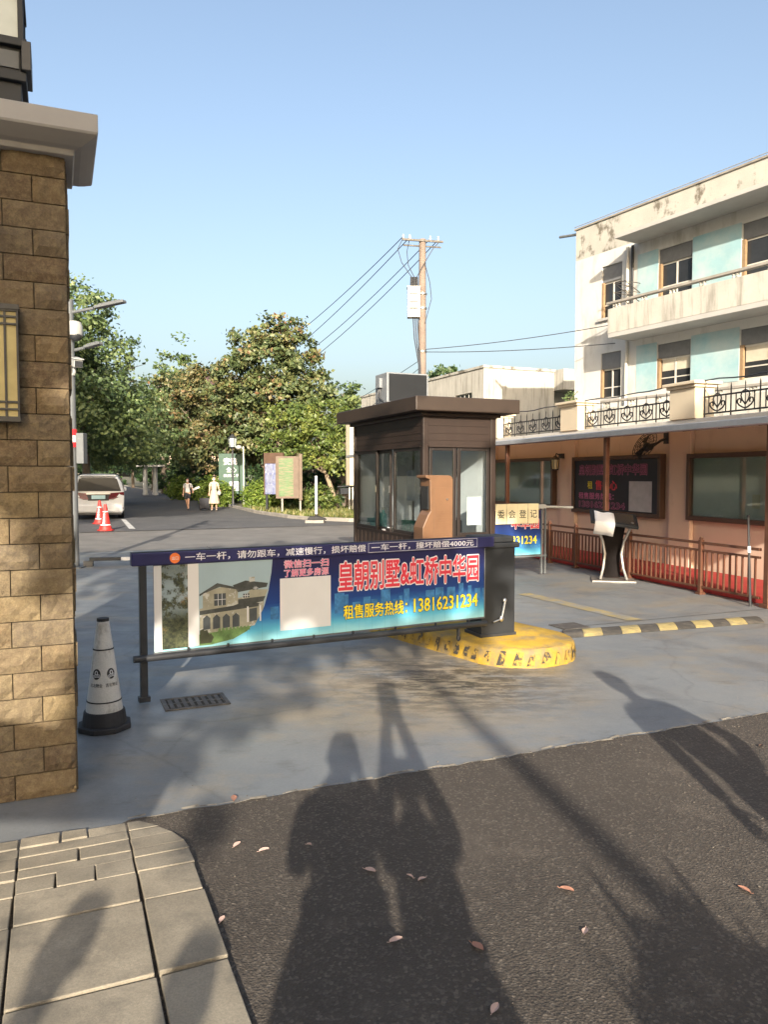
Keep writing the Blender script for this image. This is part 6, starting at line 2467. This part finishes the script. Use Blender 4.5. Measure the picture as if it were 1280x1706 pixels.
    for (el, ha), sx in zip(arms, (1, -1)):
        i = len(v2)
        sh = Vector((sx * .178, .01, 1.365))
        L = .72 if top[1] == 'short' else 1.0
        v2 += [tuple(sh), tuple(sh.lerp(Vector(el), L))]
        r2 += [.066, .062 if top[1] == 'short' else .054]
        e2 += [(3, i), (i, i + 1)]
        if top[1] == 'long':
            v2.append(tuple(Vector(el).lerp(Vector(ha), .93)))
            r2.append(.044)
            e2.append((i + 1, i + 2))
    tm = skin_mesh([V3(a) for a in v2], e2, [tuple(x * s for x in r_) if isinstance(r_, tuple) else r_ * s for r_ in r2])
    tm.materials.clear()
    tm.materials.append(top[0])
    tm.polygons.foreach_set('use_smooth', [True] * len(tm.polygons))
    o = bpy.data.objects.new('shirt' if not dress else 'dress_top', tm)
    C.objects.link(o)
    o.parent = t
    if dress:
        b = MB()
        fold = lambda a, z: .07 * math.sin(a * 9) * max(0, (1.0 * s - z)) / s
        k_ = 1.0 if top[1] == 'short' else 1.3
        b.lathe([(.27 * s * k_, .36 * s), (.255 * s * k_, .45 * s), (.225 * s * k_, .62 * s), (.19 * s * k_, .82 * s), (.165 * s * k_, .95 * s), (.125 * s * k_, 1.06 * s), (.13 * s * k_, 1.10 * s)], 54, (0, 0), fold=fold)
        b.build('skirt', top[0], t, smooth=True)
    else:
        v3 = [(0, 0, .97), (0, 0, .88)]
        r3 = [(.14, .112), (.145, .118)]
        e3 = [(0, 1)]
        for (kn, ft), sx in zip(legs, (1, -1)):
            i = len(v3)
            hp = Vector((sx * .09, 0, .82))
            if bottom[1] == 'short':
                v3 += [tuple(hp), tuple(hp.lerp(Vector(kn), .78))]
                r3 += [.105, .092]
                e3 += [(1, i), (i, i + 1)]
            else:
                v3 += [tuple(hp), kn, tuple(Vector(kn).lerp(Vector(ft), .92))]
                r3 += [.10, .075, .06]
                e3 += [(1, i), (i, i + 1), (i + 1, i + 2)]
        sm = skin_mesh([V3(a) for a in v3], e3, [tuple(x * s for x in r_) if isinstance(r_, tuple) else r_ * s for r_ in r3])
        sm.materials.clear()
        sm.materials.append(bottom[0])
        sm.polygons.foreach_set('use_smooth', [True] * len(sm.polygons))
        o = bpy.data.objects.new('shorts' if bottom[1] == 'short' else 'trousers', sm)
        C.objects.link(o)
        o.parent = t
    for (kn, ft), sx in zip(legs, (1, -1)):
        b = MB()
        b.ell(((ft[0] + sx * .004) * s, (ft[1] - .055) * s, (ft[2] - .045) * s), (.05 * s, .13 * s, .044 * s), 12, 8)
        b.build('shoe', shoes, t, smooth=True)
    return t

stand = (((.10, -.01, .48), (.11, .02, .09)), ((-.10, -.01, .48), (-.11, .02, .09)))
walk = (((.09, -.16, .50), (.09, -.20, .10)), ((-.09, .02, .47), (-.09, .28, .16)))
down = (((.235, .03, 1.10), (.25, -.06, .86)), ((-.235, .03, 1.10), (-.25, -.06, .86)))
boy = person('boy in pale shirt, dark shorts and white face mask walking on the road', (-9.25, 36.2, .014), -5, 1.50, (((.24, .05, 1.12), (.33, -.14, 1.00)), ((-.235, .06, 1.10), (-.25, .02, .86))), walk, (M['shirt'], 'short'), (M['shorts'], 'short'), M['shoe'])
woman = person('woman in a cream dress and face mask standing at the kerb', (-7.9, 35.7, .014), 5, 1.58, (((.225, .0, 1.12), (.30, -.20, 1.02)), ((-.22, .02, 1.10), (-.22, -.10, .88))), stand, (M['dress'], 'short'), None, M['shoe_light'], True, True)
bk = thing('boy_backpack', 'dark backpack worn by the walking boy', 'backpack', (-9.25, 36.2, .014), -5)
MB().prism([(-.16, .80), (.16, .80), (.17, 1.08), (.12, 1.22), (-.12, 1.22), (-.17, 1.08)], .11, .27, 'y').build('bag_body', M['shorts'], bk, bevel=.04)
b = MB()
for sx in (-1, 1):
    b.tube([(sx * .10, .12, 1.2), (sx * .10, .0, 1.29), (sx * .11, -.11, 1.15), (sx * .13, -.04, .95), (sx * .13, .12, .88)], .014, 6)
b.build('strap', M['shorts'], bk, smooth=True)
fan = MB().box(0, -.004, 0, .36, .004, .10)
o = fan.build('paper_folder', M['shirt'], bevel=.002)
o.location, o.rotation_euler = (-8.95, 36.03, .93), (0, R(-22), R(-10))
tag(o, 'pale flat folder held in the hand of the walking boy', 'folder')
b = MB().ell((0, 0, .14), (.09, .05, .11), 12, 8)
b.tube([(-.05, 0, .22), (0, 0, .30), (.05, 0, .22)], .008, 6)
o = b.build('handbag', M['white_plastic'], smooth=True)
o.location = (-7.62, 35.48, .70)
tag(o, 'small white bag hanging from the hand of the woman', 'bag')
ct = thing('black_suitcase', 'black suitcase standing on the road beside the woman', 'suitcase', (-8.42, 36.0, .014), 15)
MB().box(-.25, -.14, .06, .25, .14, .58).build('case', M['shorts'], ct, bevel=.05)
b = MB()
for x in (-.19, .19):
    b.tube([(x, -.04, .045), (x, .04, .045)], .045, 12)
b.build('wheels', M['black_rubber'], ct)
MB().tube([(-.10, 0, .57), (-.10, 0, .66), (.10, 0, .66), (.10, 0, .57)], .012, 6).build('handle', M['charcoal'], ct, smooth=True)

# ---- unseen people and things, some made up, whose shadows fall into the picture
person('person holding up a phone whose long shadow lies across the asphalt', (.04, -.42, .0), 180, 1.74, (((.205, -.09, 1.14), (.07, -.26, 1.42)), ((-.205, -.09, 1.14), (-.07, -.26, 1.42))), stand, (M['jacket'], 'long'), None, M['shoe'], dress=True, mask=False)
person('person with both arms raised whose shadow joins the photographer shadow', (.38, -.50, .0), 180, 1.62, (((.10, -.02, 1.64), (.045, -.03, 1.98)), ((-.10, -.02, 1.64), (-.045, -.03, 1.98))), stand, (M['jacket'], 'long'), None, M['shoe'], dress=True, mask=False)
fb = MB().box(-.075, -.04, 0, .075, .04, .36)  # unseen block added to carry the raised-arm shadow higher
o = fb.build('shadow_bag', M['jacket'], bevel=.03)
o.location = (.38, -.47, 1.84)
tag(o, 'unseen dark bag shape added overhead to extend the raised arm shadow', 'bag')
person('person at the right whose shadow points to the yellow island', (2.12, 1.30, .0), 205, 1.68, (((.235, .03, 1.10), (.25, -.06, .86)), ((-.29, .0, 1.12), (-.20, -.14, .92))), stand, (M['jacket'], 'long'), (M['shorts'], 'long'), M['shoe'], mask=False)
person('unseen person added at the left to shade the pavement slabs', (-.82, -2.15, .0), 180, 1.70, down, stand, (M['jacket'], 'long'), None, M['shoe'], dress=True, mask=False)  # made-up figure placed for the shade on the slabs
person('unseen person added behind the photographer to widen the pavement shade', (-.36, -2.15, .0), 170, 1.62, down, stand, (M['jacket'], 'long'), None, M['shoe'], dress=True, mask=False)  # second made-up figure, broadens that shade

def shadow_planter():  # unseen plant invented for the shadow on the asphalt
    t = thing('shadow_plant', 'made-up potted plant added to cast the leafy shadow at the bottom right', 'plant', (1.30, -1.12, .01), 0)
    MB().lathe([(.17, 0), (.22, .38), (.235, .40), (.235, .44), (.20, .44), (.19, .40)], 20).build('pot', M['terminal_brown'], t, smooth=True)
    rg = random.Random(6)
    b = MB()
    for k in range(54):
        a, L, o = rg.uniform(0, 6.28), rg.uniform(.62, 1.06), rg.uniform(.15, .46)
        w = rg.uniform(.05, .085)
        pts = []
        for i in range(6):
            f = i / 5
            rr = .05 + o * f ** 1.3
            pts.append((Vector((rr * math.cos(a), rr * math.sin(a), .42 + L * f - .25 * o * f * f)), w * (1 - f) ** .6))
        sd = Vector((-math.sin(a), math.cos(a), 0))
        vs = []
        for p_, w_ in pts:
            vs += [p_ - sd * w_, p_ + Vector((0, 0, -.01)), p_ + sd * w_]
        fs = []
        for i in range(5):
            for j in range(2):
                fs.append((i * 3 + j, i * 3 + j + 1, i * 3 + j + 4, i * 3 + j + 3))
        b.add(vs, fs, 0, rg.random())
    b.build('leaves', M['lf_plane'], t, tints=True)
    leaf_cloud('foliage', [(-.02, 0, .95, .34, .22, .34), (.16, 0, .9, .26, .2, .36)], 1500, .13, M['lf_plane'], t, 5, .10, .4, per=18)
shadow_planter()

# ---- one invented hoarding and street trees behind the camera (they shade the gate)
hb = thing('shadow_board', 'unseen raised board added behind the camera to shade the foot of the stone pillar', 'blocker', (-3.07, -1.25, 0), 0)
MB().prism([(0, 1.62), (2.22, 1.62), (2.22, 1.98), (0, 2.32)], 0, .06, 'y').build('board', M['grey_metal'], hb, bevel=.004)  # invented board, slanted top shaped for the shade it casts
b = MB()
for x in (.15, .9):
    b.tube([(x, .1, 0), (x, .1, 2.0)], .03)
b.build('leg', M['grey_metal'], hb, smooth=True)

def street_tree(label, loc, seed, blobs, n, h, lean, size=.24, r=.2):
    tree('street_tree', label, loc, h, blobs, n, size, M['lf_plane'], M['bark'], seed, r, lean, 'street trees behind the camera', .5, 2, 14)
street_tree('leaning street tree behind the camera that shades the barrier', (3.1, -8, 0), 101,
            [(-3.2, 0, 6.1, 1.4, 1.3, .5), (-4.8, 0, 6.9, 1.3, 1.3, .5), (-3.5, .4, 7.9, 1.6, 1.3, .7), (-5.6, -.3, 7.6, 1.2, 1.2, .8), (-3.3, -.3, 5.4, .6, .8, .25), (-3.4, 0, 5.62, 1.0, .7, .24), (-1.9, 0, 5.60, .9, .7, .24), (-3.5, .1, 4.50, .42, .40, .15)], 3100, 4.9, (-2.0, 0), .30, .085)
street_tree('street tree behind the camera that dapples the stone pillar', (-6.2, -7, 0), 102,
            [(3.9, 0, 6.6, .9, .9, .35), (4.9, 0, 6.9, .9, 1.1, .5), (4.6, 0, 6.1, 1.1, 1.0, .35), (4.8, .3, 7.4, 1.0, 1.0, .4), (2.0, 0, 7.3, 1.5, 1.3, .6), (0, 0, 6.2, 1.6, 1.4, 1.0), (4.75, 0, 5.1, .45, .5, .12)], 900, 3.6, (.8, 0), .26)


street_tree('street tree behind the camera to the right that dapples the peach wall', (8.2, -7, 0), 103,
            [(-2.0, 0, 8.2, 1.5, 1.3, .7), (-3.6, 0, 9.0, 1.3, 1.2, .6), (-.4, 0, 9.0, 1.6, 1.4, .7), (-3.0, 0, 7.2, 1.1, 1.0, .45), (1.2, 0, 8.0, 1.5, 1.3, .8), (-4.6, .2, 7.6, .9, .9, .4)], 3000, 5.2, (-.6, 0), .30, .12)


street_tree('tall street tree behind the camera that shades the estate road', (-12.0, -6, 0), 104,
            [(3.2, 0, 13.2, 1.8, 1.6, 1.0), (5.2, 0, 13.6, 1.5, 1.5, 1.0), (1.3, 0, 13.0, 1.7, 1.5, 1.1), (4.2, -.5, 14.8, 1.8, 1.5, .9), (2.2, 0, 11.6, 1.6, 1.4, .8), (4.6, .5, 15.8, 1.6, 1.4, .8)], 4600, 8.5, (2.5, 0), .30, .2)
# unseen buildings behind the camera, added to block sky glow beside the sun
def sky_blocker(label, x0, x1, y, h, mat):
    t = thing('blocker_building', label, 'building', (x0, y, 0), 0)
    L = x1 - x0
    MB().box(0, -10, 0, L, 0, h).build('wall', mat, t)
    b = MB()
    z = 1.2
    while z < h - 2:
        x = 1.5
        while x < L - 2:
            b.box(x, .002, z, x + 1.6, .06, z + 1.5)
            x += 3.2
        z += 3.1
    o = b.build('window_panes', M['glass_dark'], t)
    MB().box(-.2, -10.2, h + .003, L + .2, .2, h + .3).build('roof_slab', M['soffit'], t)
sky_blocker('unseen tall building added behind the camera to block sky light left of the sun', -60, -7.5, -34, 26, M['wall_streak'])
sky_blocker('unseen lower building added behind the camera to block sky light right of the sun', 9.5, 60, -34, 16, M['wall_streak'])


# ------------------------------------------------------------------ fallen leaves
leaves = [((617, 1455), 'p', 'curled pink leaf in the dark shadow right of the pavement'), ((683, 1465), 'p', 'small pinkish leaf, left of the touching pair on the asphalt'), ((703, 1470), 'p', 'pinkish leaf, right of the touching pair on the asphalt'),
          ((660, 1572), 'p', 'pale pointed leaf in the middle of the large shadow'), ((796, 1583), 'b', 'brown leaf at the right border of the large shadow'), ((945, 1487), 'b', 'brown leaf alone on the sunlit asphalt'),
          ((975, 1558), 'p', 'pinkish leaf on the sunlit asphalt below the lone brown one'), ((825, 1687), 'p', 'long pink leaf at the bottom picture edge'), ((440, 1421), 'p', 'pale leaf nearest the rounded pavement corner'),
          ((515, 1412), 'p', 'tiny pale leaf in the shadow of the photographer'), ((1268, 1246), 'd', 'dark crumpled leaf near the right picture edge'), ((390, 1334), 'b', 'brown leaf on the concrete just above the asphalt edge'),
          ((395, 1412), 'p', 'pale leaf between the pavement corner and its neighbour'), ((1240, 1487), 'b', 'brownish leaf on sunlit asphalt at the right'), ((370, 1538), 'p', 'small pale leaf against the pavement edge')]
def ground_at(px, py):
    a, bq = (px - 640) / 1280, (853 - py) / 1280
    th = math.atan(61 / 1280)
    d = (a, math.cos(th) + bq * math.sin(th), -math.sin(th) + bq * math.cos(th))
    k = -1.65 / d[2]
    return d[0] * k, d[1] * k
rg = random.Random(12)
for (px_, py_), kd, lab in leaves:
    x, y = ground_at(px_, py_)
    L = rg.uniform(.022, .032) * (.6 if 'tiny' in lab or 'small' in lab else 1)
    b = MB()
    vs, fs = [], []
    m_ = 6
    for i in range(m_ + 1):
        f = i / m_
        w = L * .50 * math.sin(math.pi * min(1, f * .92 + .06)) ** .8
        zc = .012 + .004 * math.sin(f * 2.4)
        vs += [(-w, (f - .5) * 2 * L, zc + .006), (.15 * L * math.sin(f * 3), (f - .5) * 2 * L, zc), (w, (f - .5) * 2 * L, zc + .004)]
    for i in range(m_):
        for k in range(2):
            fs.append((i * 3 + k, i * 3 + k + 1, i * 3 + k + 4, i * 3 + k + 3))
    b.add(vs, fs)
    b.tube([(0, -L, .012), (.002, -L * 1.45, .016)], .0012, 5)
    o = b.build('fallen_leaf', {'p': M['leaf_dead_pale'], 'b': M['leaf_dead'], 'd': M['leaf_dead_dark']}[kd], smooth=True)
    o.location = (x, y, .0)
    o.rotation_euler = (0, 0, rg.uniform(0, 6.28))
    tag(o, lab, 'leaf', 'fallen leaves')
